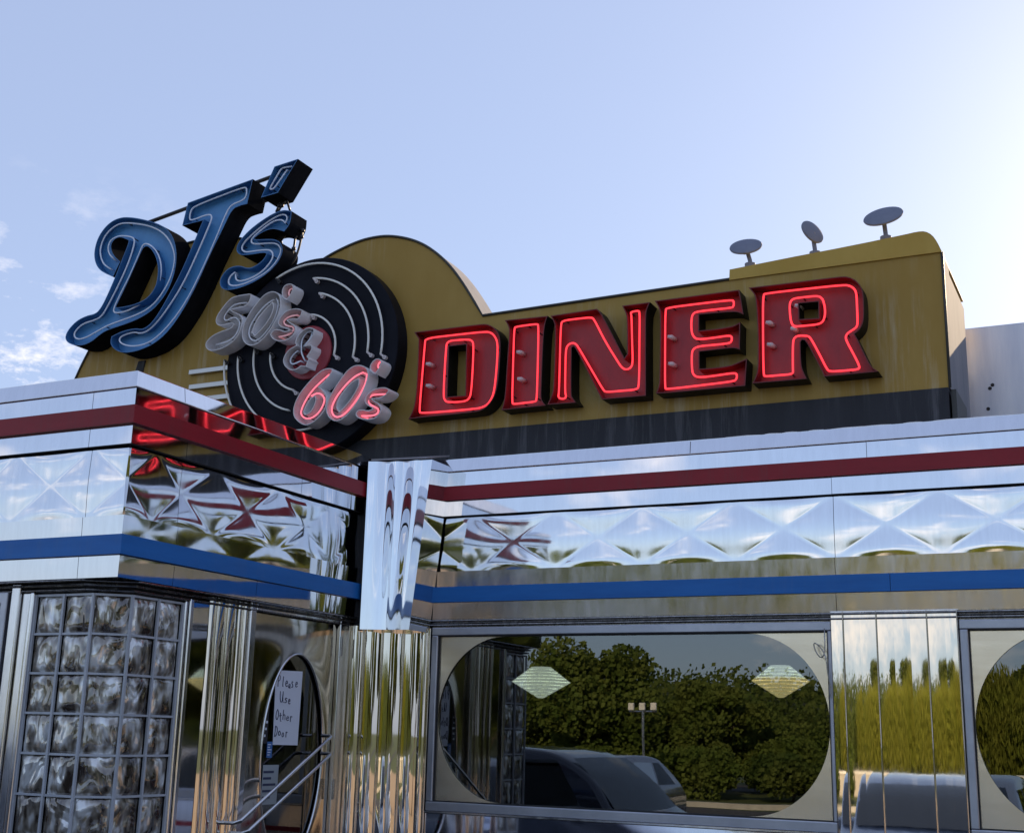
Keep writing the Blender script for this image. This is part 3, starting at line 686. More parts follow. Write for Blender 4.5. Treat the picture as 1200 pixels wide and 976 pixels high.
mb = MB(); mb.box(-1.592, -.905, D-.020, D-.001, 2.312, 2.322); mb.build('pilaster_cap', M['chrome_soft'], B, bevel=.003)
# fluted column in the inside corner
fluted('corner_column', lambda t, h, z: (-4.625+.455*t+h*.5-.03*math.sin(math.pi*t), 6.985+.315*t-h*.85-.02*math.sin(math.pi*t), z),
       [(.05, 'f'), (.012, 'r'), (.10, 'f'), (.012, 'r'), (.13, 'f'), (.012, 'r'), (.13, 'f'), (.012, 'r'), (.10, 'f'), (.05, 'f'), (.012, 'r')], GZ, 2.26, M['flute'], bulge=.012)
# apron below the windows
mb = MB()
for a, b in ((-4.17, -1.60), (-.90, 1.7)): mb.box(a, b, D-.006, D+.05, GZ, 1.116)
mb.build('apron_panel', M['chrome_flat'], B, bevel=.002)
mb = MB()
for z in (.95, .80, .65): mb.box(-4.17, -1.60, D-.014, D-.008, z, z+.03)
mb.build('apron_trim', M['red'], B)
mb = MB(); mb.box(1.7, XR, D-.006, D+.05, GZ, 2.318); mb.build('wall_panel', M['chrome_flat'], B)

# --- glass block corner
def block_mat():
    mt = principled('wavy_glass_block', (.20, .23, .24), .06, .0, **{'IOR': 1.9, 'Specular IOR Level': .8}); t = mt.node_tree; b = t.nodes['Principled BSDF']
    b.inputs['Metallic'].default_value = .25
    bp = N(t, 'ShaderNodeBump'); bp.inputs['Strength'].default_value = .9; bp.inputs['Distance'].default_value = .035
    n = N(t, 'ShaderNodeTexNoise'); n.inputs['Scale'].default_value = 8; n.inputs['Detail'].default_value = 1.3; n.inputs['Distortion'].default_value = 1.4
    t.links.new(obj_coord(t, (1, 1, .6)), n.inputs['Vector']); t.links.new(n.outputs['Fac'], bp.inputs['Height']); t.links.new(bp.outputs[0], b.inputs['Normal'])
    t.links.new(ramp(t, noise(t, obj_coord(t, (1, 1, .5)), 14, 2), [(.38, (.050, .036, .026)), (.50, (.28, .25, .20)), (.62, (.78, .80, .78))]), b.inputs['Base Color'])  # brown to pale marbling paints in light refracted and mirrored by the blocks
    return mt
M['block'] = block_mat()
M['mortar'] = weathered('mortar_joint', (.50, .53, .57), (.42, .45, .48), .5, .1, 10)
XB, YB = S-.05, V+.05                                     # wall planes below the fascia
c1 = Vector((-4.757, YB)); c2 = Vector((XB, 5.010))
cols = [(Vector((-5.146, YB)), Vector((-4.954, YB))), (Vector((-4.954, YB)), c1), (c1, c2), (c2, Vector((XB, 5.206))), (Vector((XB, 5.206)), Vector((XB, 5.395)))]
rows = [2.240-.1965*i for i in range(13)]
gl = MB(); mo = MB(); jt = .011
for a, b in cols:
    d = (b-a).normalized(); nn = Vector((d.y, -d.x)); w_ = (b-a).length
    def P3(u, z, o): q = a+d*u+nn*o; return (q.x, q.y, z)
    for zt_, zb_ in zip(rows[:-1], rows[1:]):
        u0, u1, z0, z1 = jt/2+.004, w_-jt/2-.004, zb_+jt/2, zt_-jt/2; k = 7; base = len(gl.v)
        for j in range(k+1):
            for i in range(k+1):
                s_, t_ = i/k, j/k; e = min(1, min(s_, 1-s_, t_, 1-t_)/.18)
                gl.v.append(P3(u0+(u1-u0)*s_, z0+(z1-z0)*t_, -.014+.012*math.sqrt(e*(2-e))))
        for j in range(k):
            for i in range(k): gl.f.append([base+j*(k+1)+i, base+j*(k+1)+i+1, base+(j+1)*(k+1)+i+1, base+(j+1)*(k+1)+i]); gl.m.append(0)
    # joints: bars 2 mm proud
    for z in rows:
        mo.add([P3(-.002, z-jt/2, .001), P3(w_+.002, z-jt/2, .001), P3(w_+.002, z+jt/2, .001), P3(-.002, z+jt/2, .001), P3(0, z-jt/2, -.03), P3(w_, z-jt/2, -.03), P3(w_, z+jt/2, -.03), P3(0, z+jt/2, -.03)],
               [(0, 1, 2, 3), (0, 4, 5, 1), (3, 2, 6, 7)])
    for u in ((0, w_) if a is cols[0][0] else (w_,)):
        q = a+d*u; mo.box(q.x-.0065, q.x+.0065, q.y-.0065, q.y+.0065, rows[-1], rows[0]+.004)
root = mo.build('glass_block_window', M['mortar'], B)
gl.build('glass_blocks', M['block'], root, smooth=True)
mb = MB()
for a, b in cols:
    mb.add([(a.x-.03 if a.x > -4.7 else a.x, a.y+.03, 0), (b.x-.03, b.y+.03, 0), (b.x-.03, b.y+.03, 2.26), (a.x-.03 if a.x > -4.7 else a.x, a.y+.03, 2.26)], [(0, 1, 2, 3)])
mb.build('backing', M['dark_room'], root)
# frames either side of the block panel
mb = MB()
mb.box(-5.175, -5.150, YB-.02, YB+.05, GZ, 2.255); mb.box(-5.235, -5.180, YB-.012, YB+.05, GZ, 2.255); mb.box(-5.30, -5.24, YB-.03, YB+.05, GZ, 2.30)
mb.box(XB-.05, XB+.015, 5.402, 5.425, GZ, 2.255); mb.box(XB-.05, XB+.022, 5.430, 5.462, GZ, 2.27)
mb.build('block_frame', M['chrome_soft'], B, bevel=.006)
# left hand vestibule window
w = MB(); w.box(-6.9, -5.345, YB-.03, YB+.05, 2.20, 2.26); w.box(-6.9, -5.345, YB-.03, YB+.05, .3, .36); w.box(-5.37, -5.325, YB-.031, YB+.05, .36, 2.26); w.box(-6.9, -6.85, YB-.03, YB+.05, .36, 2.2)
wo_ = w.build('window', M['frame'], B, bevel=.006)
g = MB(); g.box(-6.85, -5.37, YB, YB+.006, .36, 2.2); g.build('glass', M['glass'], wo_)
mb = MB(); mb.box(XL, -6.9, YB, YB+.05, GZ, 2.3); mb.box(-6.9, -5.3, YB, YB+.05, GZ, .3); mb.build('wall_panel', M['chrome_flat'], B)
# --- vestibule side: mirror panel, flutes, door
mb = MB(); mb.box(XB-.05, XB, 5.464, 5.612, GZ, 2.27); mb.build('wall_panel', M['chrome_flat'], B)
fluted('pilaster', lambda t, h, z: (XB+.002+h, 5.613+t*.345, z), [(.06, 'f'), (.01, 'r'), (.09, 'f'), (.01, 'r'), (.09, 'f'), (.05, 'f'), (.01, 'r'), (.05, 'f')], GZ, 2.30, M['flute'], bulge=.010)
mb = MB(); mb.box(XB-.05, XB+.02, 5.960, 6.015, GZ, 2.33); mb.box(XB-.05, XB+.02, 6.885, 6.990, GZ, 2.33); mb.box(XB-.05, XB+.018, 6.015, 6.885, 2.262, 2.318)
mb.build('door_frame', M['chrome_soft'], B, bevel=.006)
# door leaf with an embossed hood around its oval light
dY0, dY1, dZ0, dZ1 = 6.02, 6.88, GZ+.05, 2.255
oc, orz = (6.476, 1.45), (.312, .597); XD = XB-.010
nY, nZ = 56, 110; mb = MB(); idx = {}
def dface(y, z):
    q = math.hypot((y-oc[0])/orz[0], (z-oc[1])/orz[1])
    h = .012*math.exp(-max(0, q-1.0)/.16)
    e = min(1, min(y-dY0, dY1-y, dZ1-z)/.03); return XD+h*max(0, e), q
# polar-ish: build rings from ellipse outwards to the rectangle so that the edge of the opening is clean
na, nr = 128, 22
def rect_hit(c, s_):
    cand = []
    if c > 1e-9: cand.append((dY1-oc[0])/c)
    if c < -1e-9: cand.append((dY0-oc[0])/c)
    if s_ > 1e-9: cand.append((dZ1-oc[1])/s_)
    if s_ < -1e-9: cand.append((dZ0-oc[1])/s_)
    return min(x for x in cand if x > 0)
for k in range(na):
    a = 2*math.pi*k/na; ex, ez = orz[0]*math.cos(a), orz[1]*math.sin(a); L_ = math.hypot(ex, ez); c_, s_ = ex/L_, ez/L_
    T_ = rect_hit(c_, s_)
    for j in range(nr+1):
        t_ = L_+(T_-L_)*(j/nr)**1.3; y, z = oc[0]+c_*t_, oc[1]+s_*t_
        mb.v.append((dface(y, z)[0], y, z))
for k in range(na):
    for j in range(nr): mb.f.append([k*(nr+1)+j, k*(nr+1)+j+1, ((k+1) % na)*(nr+1)+j+1, ((k+1) % na)*(nr+1)+j]); mb.m.append(0)
door = mb.build('door', M['chrome'], B, smooth=True)
b_ = MB(); ring = [(XD+.008, oc[0]+(orz[0]-.004)*math.cos(2*math.pi*k/96), oc[1]+(orz[1]-.004)*math.sin(2*math.pi*k/96)) for k in range(96)]
b_.tube(ring, .009, 8, True); b_.build('oval_trim', M['chrome_soft'], door, smooth=True)
b_ = MB(); fill(b_, [[(oc[0]+orz[0]*math.cos(2*math.pi*k/64), oc[1]+orz[1]*math.sin(2*math.pi*k/64)) for k in range(64)]], XD-.005, axis='X'); b_.build('oval_glass', M['glass_dim'], door)
b_ = MB()
bx = XD+.125
rails = [((388, 863), (288, 956)), ((387, 884), (297, 968))]
for (p, q) in rails:
    A_, B_ = onX(*p, bx), onX(*q, bx); dirn = (B_-A_).normalized(); B_ = B_+dirn*.05
    b_.tube([(XB+.02, A_.y+.04, A_.z+.005), (bx-.03, A_.y+.035, A_.z+.005), (bx, A_.y, A_.z), tuple(B_), (bx-.03, B_.y-.02, B_.z-.01), (XD+.01, B_.y-.024, B_.z-.012)], .0105, 10)
b_.build('pull_bar', M['chrome_soft'], door, smooth='auto')
b_ = MB()
for z in (2.12, 1.25): b_.tube([(XB+.024, 6.895, z-.06), (XB+.024, 6.895, z+.06)], .010, 8)
b_.build('hinge', M['chrome_dark'], door)
mb = MB(); mb.box(XB-.02, XB+.008, 6.992, 7.02, GZ, 2.30); mb.build('jamb_trim', M['chrome_flat'], B)

# note taped inside the door glass
xn = XD+.001
cY = (6.276, 6.540); cZ = (1.513, 1.943)
t = thing('paper_note', 'white paper note handwritten in dark marker, taped in the oval door window', 'note', (xn, 6.41, 1.513))
b_ = MB(); b_.add([(xn, 6.288, 1.513), (xn, 6.535, 1.511), (xn, 6.541, 1.945), (xn, 6.272, 1.938), (xn-.001, 6.288, 1.513), (xn-.001, 6.535, 1.511), (xn-.001, 6.541, 1.945), (xn-.001, 6.272, 1.938)], [(0, 1, 2, 3), (4, 7, 6, 5)])
b_.build('sheet', M['paper'], t)
GL = {  # hand lettering strokes in a unit box (x 0..1, y 0..1; x-height .55)
 'P': [[(.1, 0), (.15, 1)], [(.1, .95), (.6, .98), (.75, .75), (.55, .52), (.15, .48)]], 'l': [[(.4, 1), (.38, .05), (.5, 0)]],
 'e': [[(.15, .28), (.75, .32), (.65, .52), (.35, .55), (.15, .3), (.25, .03), (.6, 0), (.8, .1)]], 'a': [[(.75, .5), (.4, .55), (.12, .3), (.25, .03), (.6, .15), (.75, .5), (.75, .05), (.9, 0)]],
 's': [[(.75, .5), (.35, .55), (.2, .4), (.65, .25), (.7, .08), (.4, 0), (.12, .06)]], 'U': [[(.1, 1), (.1, .3), (.35, 0), (.65, .1), (.8, 1)], [(.8, 1), (.8, .1), (.95, 0)]],
 'O': [[(.45, 1), (.12, .7), (.12, .25), (.45, 0), (.8, .3), (.8, .75), (.45, 1)]], 't': [[(.4, .9), (.42, .1), (.7, 0)], [(.1, .58), (.75, .62)]],
 'h': [[(.2, 1), (.18, 0)], [(.18, .35), (.45, .55), (.7, .4), (.72, 0)]], 'r': [[(.2, .55), (.22, 0)], [(.22, .35), (.45, .55), (.75, .48)]],
 'D': [[(.12, 1), (.12, 0)], [(.05, .98), (.5, .95), (.8, .55), (.5, .05), (.05, 0)]], 'o': [[(.45, .55), (.15, .35), (.25, .03), (.6, .03), (.78, .3), (.45, .55)]]}
for word, y0, z0, hh, adv in (('Please', 6.298, 1.845, .062, .034), ('Use', 6.325, 1.755, .060, .042), ('Other', 6.292, 1.652, .058, .036), ('Door', 6.294, 1.560, .056, .036)):
    b_ = MB()
    for i, ch in enumerate(word):
        for st in GL[ch]:
            pts = smooth_poly(st, False, 2, 100)
            sc_ = .95 if i == 0 else .88+.22*math.sin(i*5.1+z0*90); sk = .10*math.sin(i*3.3+z0*70); b_.tube([(xn+.0012, y0+adv*(i+x*sc_+sk*y)+.003*math.sin(i*1.7+z0*50), z0+hh*y*(1.08 if i == 0 else .9+.15*math.sin(i*2.3+z0*33))+(0 if i == 0 else .006*math.sin(i*2+z0*40))) for x, y in pts], .0026, 5)
    b_.build('handwritten_word', M['ink'], t)
for i, (lab, y0, y1, z0, z1, cst) in enumerate((('narrow dark card with pale print at the left of the oval door window', 6.185, 6.232, 1.52, 1.76, (.03, .03, .04)), ('small blue sticker on the oval door window below the note corner', 6.235, 6.285, 1.44, 1.53, (.05, .16, .42)), ('pale notice sheet low in the oval door window', 6.21, 6.36, 1.18, 1.40, (.36, .40, .42)))):
    mt = principled('sticker_paper', cst, .5)
    b_ = MB(); b_.box(xn-.001, xn+.0005, y0, y1, z0, z1); o = b_.build('sticker', mt); tag(o, lab, 'sticker', 'stickers on the door')
    b2 = MB()
    for k in range(5): zz = z0+(z1-z0)*(.15+.16*k); b2.box(xn+.0008, xn+.0014, y0+.006, y0+(y1-y0)*(.55+.3*((k*7) % 3)/2), zz, zz+(z1-z0)*.06)
    b2.build('print', M['paper'] if i != 2 else M['ink'], o)

# cable dangling at the window corner
pts = [onY(*p, D-.035) for p in ((966, 736), (967, 765), (962, 772), (955, 762), (953, 752), (960, 756), (968, 768), (970, 790), (975, 812), (971, 818))]
b_ = MB(); b_.tube([p for p in smooth_poly([(p.x, p.z) for p in pts], False, 2, 170) and [(x, D-.035, z) for x, z in smooth_poly([(p.x, p.z) for p in pts], False, 2, 170)]], .0035, 6)
tag(b_.build('loose_cable', M['chrome_dark'], smooth=True), 'thin grey loose cable looped at the upper right corner of the wide window', 'cable')

# pendant lamps inside
def pendant(c, w_, h_, label, mat, mat2):
    t = thing('pendant_lamp', label, 'lamp', (c[0], c[1], 2.75), 0, 'pendant lamps inside the diner')
    b_ = MB(); n = 10
    def rad(f): return w_*.5*(1-abs(f-.5)/.5*.70) if f > .5 else w_*.5*(.10+.90*f/.5)
    for k in range(n):
        f0, f1 = k/n, (k+.80)/n
        z0, z1 = c[2]-h_/2+h_*f0, c[2]-h_/2+h_*f1
        b_.lathe([(.004, z0), (rad(f0), z0), (rad(f1), z1), (.004, z1)], (c[0], c[1], 0), 'Z', 32, 1 if f0 < .52 else 0)
    b_.lathe([(rad(.0)*.5, c[2]-h_/2), (w_*.30, c[2]), (rad(1)*.6, c[2]+h_/2)], (c[0], c[1], 0), 'Z', 24, 2)
    b_.build('louvre_shade', [mat, mat2, M['chrome_dark']], t, smooth='auto')
    b_ = MB(); b_.tube([(c[0], c[1], c[2]+h_/2), (c[0], c[1], 2.75)], .006, 6); b_.build('cord', M['black_pipe'], t)
pendant((-3.98, 8.6, 1.98), .43, .225, 'pale greenish louvred pendant lamp behind the left part of the wide window', M['lampshade'], M['lampshade'])
pendant((-2.22, 8.6, 1.995), .385, .215, 'amber louvred pendant lamp behind the right part of the wide window', M['lampshade'], M['lampshade_warm'])

# rear parapet on the roof
mb = MB(); mb.box(-1.5, 4.5, 9.0, 9.12, 3.32, 4.432)
t = tag(mb.build('rear_parapet', M['rear'], bevel=.01), 'pale silver sheet metal parapet wall on the roof right of the gold sign', 'wall')

for p in ((1160, 455), (1163, 451), (1158, 479), (1132, 487)):
    q = onY(*p, 8.997); b_ = MB(); b_.lathe([(0, 0), (.008, -.002), (.013, 0)], (q.x, 8.998, q.z), 'Y', 10); b_.build('puncture', M['seam'], t)
# ------------------------------------------------------------------ the roof sign
out_px = [(88, 446), (96, 428), (108, 405), (120, 385), (135, 360), (152, 335), (172, 310), (192, 295), (213, 287), (240, 280), (265, 277.5), (292, 281), (315, 291), (335, 305), (352, 322),
          (372, 309), (390, 297), (420, 283), (440, 278), (458, 276.5), (480, 280), (498, 287), (515, 299), (530, 314), (545, 335), (557, 355), (566, 370), (855, 327.5), (1096, 297)]
top_pts = plane_pts(out_px, DS)
top_pts[-1] = (-.905, top_pts[-1][1]); zr = top_pts[-1][1]
zb_, zm_ = 3.36, 3.627
panel = [(-.905, zm_+.001)]+[(p[0], p[1]) for p in top_pts[::-1]]+[(top_pts[0][0]-.05, zm_+.001)]
arc_l = top_pts[:-3]; flat_part = top_pts[-3:]
sm = smooth_poly(arc_l, False, 2, 28)
panel = ccw(dedupe([(-.905, zm_+.001), (-.905, zr)]+flat_part[::-1][1:]+sm[::-1]+[(top_pts[0][0]-.10, zm_+.001)]))
SG = thing('roof_sign_board', 'gold painted sign board with a round hump and black base on the diner roof', 'sign board', (-4.3, 8.0, 3.36))
b_ = MB(); fill(b_, [panel], DS); b_.build('face_panel', M['gold'], SG)
b_ = MB(); TH = .28; n = len(panel); b_.add([(p[0], DS+.001, p[1]) for p in panel]+[(p[0], DS+TH, p[1]) for p in panel], [(i, (i+1) % n, n+(i+1) % n, n+i) for i in range(n)]); fill(b_, [panel], DS+TH)
b_.build('side_casing', M['signside'], SG, smooth='auto')
b_ = MB(); b_.box(-2.20, -.907, DS+TH, DS+1.0, zb_+.02, zr-.03); b_.build('end_box', M['signside'], SG, bevel=.01)
b_ = MB(); b_.box(top_pts[0][0]-.12, -.915, DS-.012, DS+TH, zb_, zm_); b_.build('base_strip', M['band'], SG)
b_ = MB(); b_.box(-.904, -.875, DS+.02, DS+.5, 3.44, 3.62); b_.build('end_bracket', M['edge'], SG)
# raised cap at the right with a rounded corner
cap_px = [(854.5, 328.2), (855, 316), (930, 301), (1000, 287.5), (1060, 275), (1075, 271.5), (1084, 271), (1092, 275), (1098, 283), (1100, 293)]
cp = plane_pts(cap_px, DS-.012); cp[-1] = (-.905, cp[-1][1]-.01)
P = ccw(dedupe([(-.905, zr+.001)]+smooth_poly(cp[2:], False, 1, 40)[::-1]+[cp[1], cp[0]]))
b_ = MB(); prism(b_, [P], DS-.012, DS+.97, 0, 1); b_.build('raised_cap', [M['gold_skylit'], M['gold_skylit']], SG)
b_ = MB(); b_.tube([(p[0], DS-.004, p[1]) for p in dedupe(sm+flat_part[:2])], .010, 6); b_.tube([(-.905, DS-.004, zm_), (-.905, DS-.004, zr)], .009, 6)
b_.build('edge_trim', M['edge'], SG, smooth=True)
for p, q in (((222, 436), (264, 432)), ((222, 453), (264, 450)), ((222, 468), (264, 466))):
    A_, B_ = onY(*p, DS-.02), onY(*q, DS-.02); zc = (A_.z+B_.z)/2
    b_ = MB(); b_.box(A_.x, B_.x+.1, DS-.03, DS, zc-.02, zc+.02); b_.build('speed_bar', M['silver_bar'], SG, bevel=.004)
A_ = onY(164, 430, DS-.01); b_ = MB(); b_.add([(A_.x-.05, DS-.012, A_.z-.05), (A_.x+.03, DS-.012, A_.z-.05), (A_.x+.05, DS-.012, A_.z+.05), (A_.x-.02, DS-.012, A_.z+.05), (A_.x-.05, DS, A_.z-.05), (A_.x+.03, DS, A_.z-.05), (A_.x+.05, DS, A_.z+.05), (A_.x-.02, DS, A_.z+.05)],
    [(0, 1, 2, 3), (0, 4, 5, 1), (2, 6, 7, 3), (1, 5, 6, 2), (0, 3, 7, 4)]); b_.build('dark_box', M['band'], SG)  # small dark slanted box standing in for a gap in the board

# small lamp heads on stalks along the raised cap
for lab, base, head, rx, tilt, az in (('grey round lamp head on a stalk, leftmost on the raised sign top', (879, 309), (874, 289), .107, 44, 8), ('tilted narrow lamp head on a stalk in the middle of the raised sign top', (955, 295.5), (952, 272), .088, 20, 58), ('grey round lamp head on a stalk, rightmost and largest on the sign top', (1038, 277.5), (1035, 253.5), .124, 44, -4)):
    b0, h0 = onY(*base, 7.72), onY(*head, 7.72)
    t = thing('sign_lamp', lab, 'lamp', tuple(b0), 0, 'lamp heads on top of the sign')
    b_ = MB(); b_.tube([(b0.x, b0.y, b0.z-.06), (b0.x, b0.y, b0.z+.02), tuple(h0)], .014, 8); b_.tube([(b0.x, b0.y, b0.z-.03), (b0.x, b0.y, b0.z-.0)], .035, 10); b_.build('stalk', M['lamp_grey'], t, smooth='auto')
    b_ = MB(); b_.box(h0.x-.022, h0.x+.022, h0.y-.02, h0.y+.02, h0.z-.05, h0.z-.006); b_.build('knuckle', M['signside'], t, bevel=.005)
    b_ = MB(); b_.lathe([(.0, .018), (rx*.6, .016), (rx*.97, .006), (rx, 0), (rx*.97, -.008), (rx*.5, -.014), (0, -.014)], (0, 0, 0), 'Z', 32)
    rot = Matrix.Rotation(R(az), 4, 'Z') @ Matrix.Rotation(R(90-tilt) if tilt > 40 else R(70), 4, 'X')
    b_.v = [tuple(rot @ Vector(v)+h0) for v in b_.v]
    b_.build('lamp_head', M['lamp_grey'], t, smooth='auto')

# ------------------------------------------------------------------ channel letters
def channel(name, label, group, outer, holes, neons, Yf, Yb, mats, tube_r, corner=55, it=2, tube_mat=None, electrodes=(), tube_d=.35, neon_closed=(), face_d=None):
    Yback = Yb
    O = ccw(dedupe(smooth_poly(plane_pts(outer, Yf), True, it, corner)))
    H = [ccw(dedupe(smooth_poly(plane_pts(h, Yf), True, it, corner)))[::-1] for h in holes]
    cx = sum(p[0] for p in O)/len(O); z0 = min(p[1] for p in O)
    t = thing(name, label, 'letter', (cx, Yb, z0), 0, group)
    Yf_face = Yf+face_d if face_d else Yb-.014
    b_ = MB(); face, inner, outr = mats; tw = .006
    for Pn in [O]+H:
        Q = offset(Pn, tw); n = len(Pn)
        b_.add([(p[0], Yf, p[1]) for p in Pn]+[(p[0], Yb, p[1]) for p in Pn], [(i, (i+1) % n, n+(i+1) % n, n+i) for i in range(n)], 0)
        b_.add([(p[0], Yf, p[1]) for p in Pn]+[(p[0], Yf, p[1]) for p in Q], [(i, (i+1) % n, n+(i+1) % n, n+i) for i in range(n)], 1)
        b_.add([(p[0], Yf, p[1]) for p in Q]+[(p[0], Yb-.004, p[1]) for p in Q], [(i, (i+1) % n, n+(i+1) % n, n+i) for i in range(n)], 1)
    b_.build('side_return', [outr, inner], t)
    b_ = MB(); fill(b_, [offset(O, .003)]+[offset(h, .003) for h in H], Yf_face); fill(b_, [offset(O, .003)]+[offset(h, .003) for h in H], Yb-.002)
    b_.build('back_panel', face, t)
    Yn = Yf+(Yf_face-Yf)*tube_d
    for k, nn in enumerate(neons):
        pts = plane_pts(nn, Yn); cl = (Vector(pts[0])-Vector(pts[-1])).length < .012 or k in neon_closed
        if cl and (Vector(pts[0])-Vector(pts[-1])).length < .012: pts = pts[:-1]
        pts = smooth_poly(pts, cl, 2, 100)
        P3_ = [(x, Yn, z) for x, z in pts]
        if not cl: P3_ = [(P3_[0][0], Yf_face-.005, P3_[0][2])]+P3_+[(P3_[-1][0], Yf_face-.005, P3_[-1][2])]
        nb = MB(); nb.tube(P3_, tube_r, 8, cl); nb.build('neon_tube', tube_mat, t, smooth=True)
        step = max(4, len(P3_)//6)
        for q in P3_[2:-2:step]: MB().tube([(q[0], Yn, q[2]), (q[0], Yf_face+.001, q[2])], .005, 5).build('tube_support', M['dark_screw'], t)
    for e in electrodes:
        q = onY(*e, Yn); eb = MB(); eb.tube([(q.x-.004, Yn, q.z), (q.x+.018, Yn+.012, q.z-.004), (q.x+.026, Yf_face, q.z-.006)], [.010, .017, .017], 8); eb.build('electrode', M['porcelain'], t, smooth=True)
    return t
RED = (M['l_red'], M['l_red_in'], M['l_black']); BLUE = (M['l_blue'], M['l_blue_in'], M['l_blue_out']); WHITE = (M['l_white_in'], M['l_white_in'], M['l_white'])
g_red = 'red neon channel letters of the word DINER'
A = lambda p: crop((475, 340), 6.1, p)
Yr0, Yr1 = DS-.14, DS-.002
channel('channel_letter', 'red channel letter D with lit red neon and a tall slot, first letter of DINER', g_red,
  A([(62, 300), (300, 272), (540, 242), (585, 242), (630, 262), (662, 298), (678, 345), (680, 430), (671, 570), (658, 690), (635, 765), (600, 818), (550, 858), (500, 871), (300, 892), (75, 913), (22, 922), (62, 845), (80, 700), (92, 450), (95, 350)]),
  [A([(312, 402), (435, 388), (428, 752), (300, 762)])],
  [A([(145, 345), (350, 321), (570, 297), (612, 303), (640, 330), (658, 370), (660, 450), (645, 650), (628, 755), (592, 815), (550, 838), (500, 848), (300, 866), (108, 880), (100, 865), (120, 620), (140, 380), (145, 345)]),
   A([(296, 385), (308, 368), (335, 360), (450, 352), (478, 362), (488, 390), (482, 560), (470, 740), (455, 778), (420, 797), (305, 802), (282, 788), (272, 755), (284, 520), (293, 400), (296, 385)])],
  Yr0, Yr1, RED, .0065, 30, 2, M['neon_red'], face_d=.095, electrodes=A([(150, 525), (150, 680)]))
channel('channel_letter', 'narrow red channel letter I with lit red neon between the letters D and N', g_red,
  A([(710, 215), (860, 200), (1018, 184), (1000, 225), (986, 330), (972, 700), (970, 770), (980, 795), (1003, 824), (850, 840), (688, 857), (712, 770), (728, 500), (744, 290), (735, 255)]), [],
  [A([(778, 272), (790, 263), (860, 252), (942, 242), (953, 252), (947, 520), (940, 785), (928, 797), (850, 806), (772, 815), (763, 805), (770, 540), (778, 272)])],
  Yr0, Yr1, RED, .0065, 30, 2, M['neon_red'], face_d=.095, electrodes=A([(798, 440), (803, 632)]))
A = lambda p: crop((640, 340), 6.97, p)
channel('channel_letter', 'red channel letter N with one continuous lit neon outline between I and E', g_red,
  A([(35, 210), (415, 152), (450, 185), (638, 553), (662, 520), (660, 230), (648, 185), (620, 128), (848, 98), (824, 150), (813, 210), (815, 862), (455, 892), (425, 840), (240, 470), (222, 458), (208, 470), (203, 850), (215, 878), (243, 918), (10, 935), (45, 860), (60, 790), (75, 300), (60, 250)]), [],
  [A([(135, 250), (250, 235), (368, 222), (392, 238), (480, 415), (590, 592), (620, 635), (655, 652), (695, 632), (708, 592), (702, 420), (697, 205), (690, 188), (702, 177), (752, 168), (765, 180), (762, 400), (760, 785), (740, 812), (620, 822), (490, 833), (468, 818), (370, 650), (270, 478), (245, 440), (215, 430), (180, 445), (160, 485), (157, 660), (155, 840), (165, 868), (150, 888), (112, 886), (98, 868), (105, 838), (112, 560), (120, 280), (135, 250)])],
  Yr0, Yr1, RED, .0065, 30, 2, M['neon_red'], face_d=.095)
A = lambda p: crop((760, 330), 6.97, p)
channel('channel_letter', 'red channel letter E with lit red neon between the letters N and R', g_red,
  A([(50, 158), (400, 112), (740, 67), (752, 130), (775, 268), (740, 252), (700, 246), (560, 256), (412, 270), (412, 400), (560, 386), (680, 366), (720, 348), (748, 330), (745, 556), (715, 545), (680, 541), (550, 556), (415, 572), (415, 712), (540, 703), (660, 688), (730, 660), (803, 628), (790, 850), (450, 882), (125, 912), (60, 912), (82, 860), (90, 800), (97, 260), (80, 205)]), [],
  [A([(150, 215), (400, 183), (680, 150), (698, 163), (695, 205), (675, 215), (540, 229), (400, 245), (365, 260), (350, 300), (350, 410), (370, 455), (405, 474), (530, 460), (660, 440), (682, 453), (678, 490), (655, 505), (540, 517), (420, 527), (370, 545), (352, 582), (355, 730), (370, 765), (410, 785), (550, 768), (700, 745), (724, 758), (718, 800), (690, 815), (420, 848), (145, 880), (134, 868), (135, 560), (137, 235), (150, 215)])],
  Yr0, Yr1, RED, .0065, 30, 2, M['neon_red'], face_d=.095, electrodes=A([(160, 448), (165, 668)]))
A = lambda p: crop((870, 315), 6.97, p)
channel('channel_letter', 'red channel letter R with lit red neon, last letter of DINER', g_red,
  A([(50, 155), (300, 125), (600, 88), (820, 60), (880, 68), (930, 95), (968, 140), (988, 200), (993, 300), (993, 400), (982, 455), (955, 500), (915, 532), (945, 585), (1030, 765), (1060, 805), (1112, 838), (890, 860), (668, 880), (640, 815), (600, 740), (530, 610), (508, 583), (485, 580), (473, 600), (478, 780), (495, 835), (525, 898), (300, 918), (80, 935), (112, 875), (127, 800), (126, 500), (110, 240), (90, 200)]),
  [A([(460, 283), (620, 268), (622, 402), (465, 412)])],
  [A([(168, 215), (190, 202), (500, 167), (830, 132), (880, 140), (915, 165), (932, 200), (937, 320), (942, 450), (930, 480), (895, 503), (855, 530), (842, 560), (855, 600), (910, 700), (960, 800), (948, 822), (830, 832), (715, 840), (690, 820), (630, 700), (560, 570), (535, 548), (460, 545), (425, 562), (412, 600), (412, 820), (415, 848), (395, 862), (290, 870), (185, 880), (172, 868), (168, 540), (168, 215)]),
   A([(385, 290), (400, 255), (435, 240), (530, 230), (610, 222), (645, 235), (665, 270), (678, 350), (668, 410), (650, 440), (610, 456), (500, 466), (425, 473), (402, 450), (390, 390), (385, 290)])],
  Yr0, Yr1, RED, .0065, 30, 2, M['neon_red'], face_d=.095, electrodes=A([(195, 436), (205, 615), (432, 298), (398, 485)]))

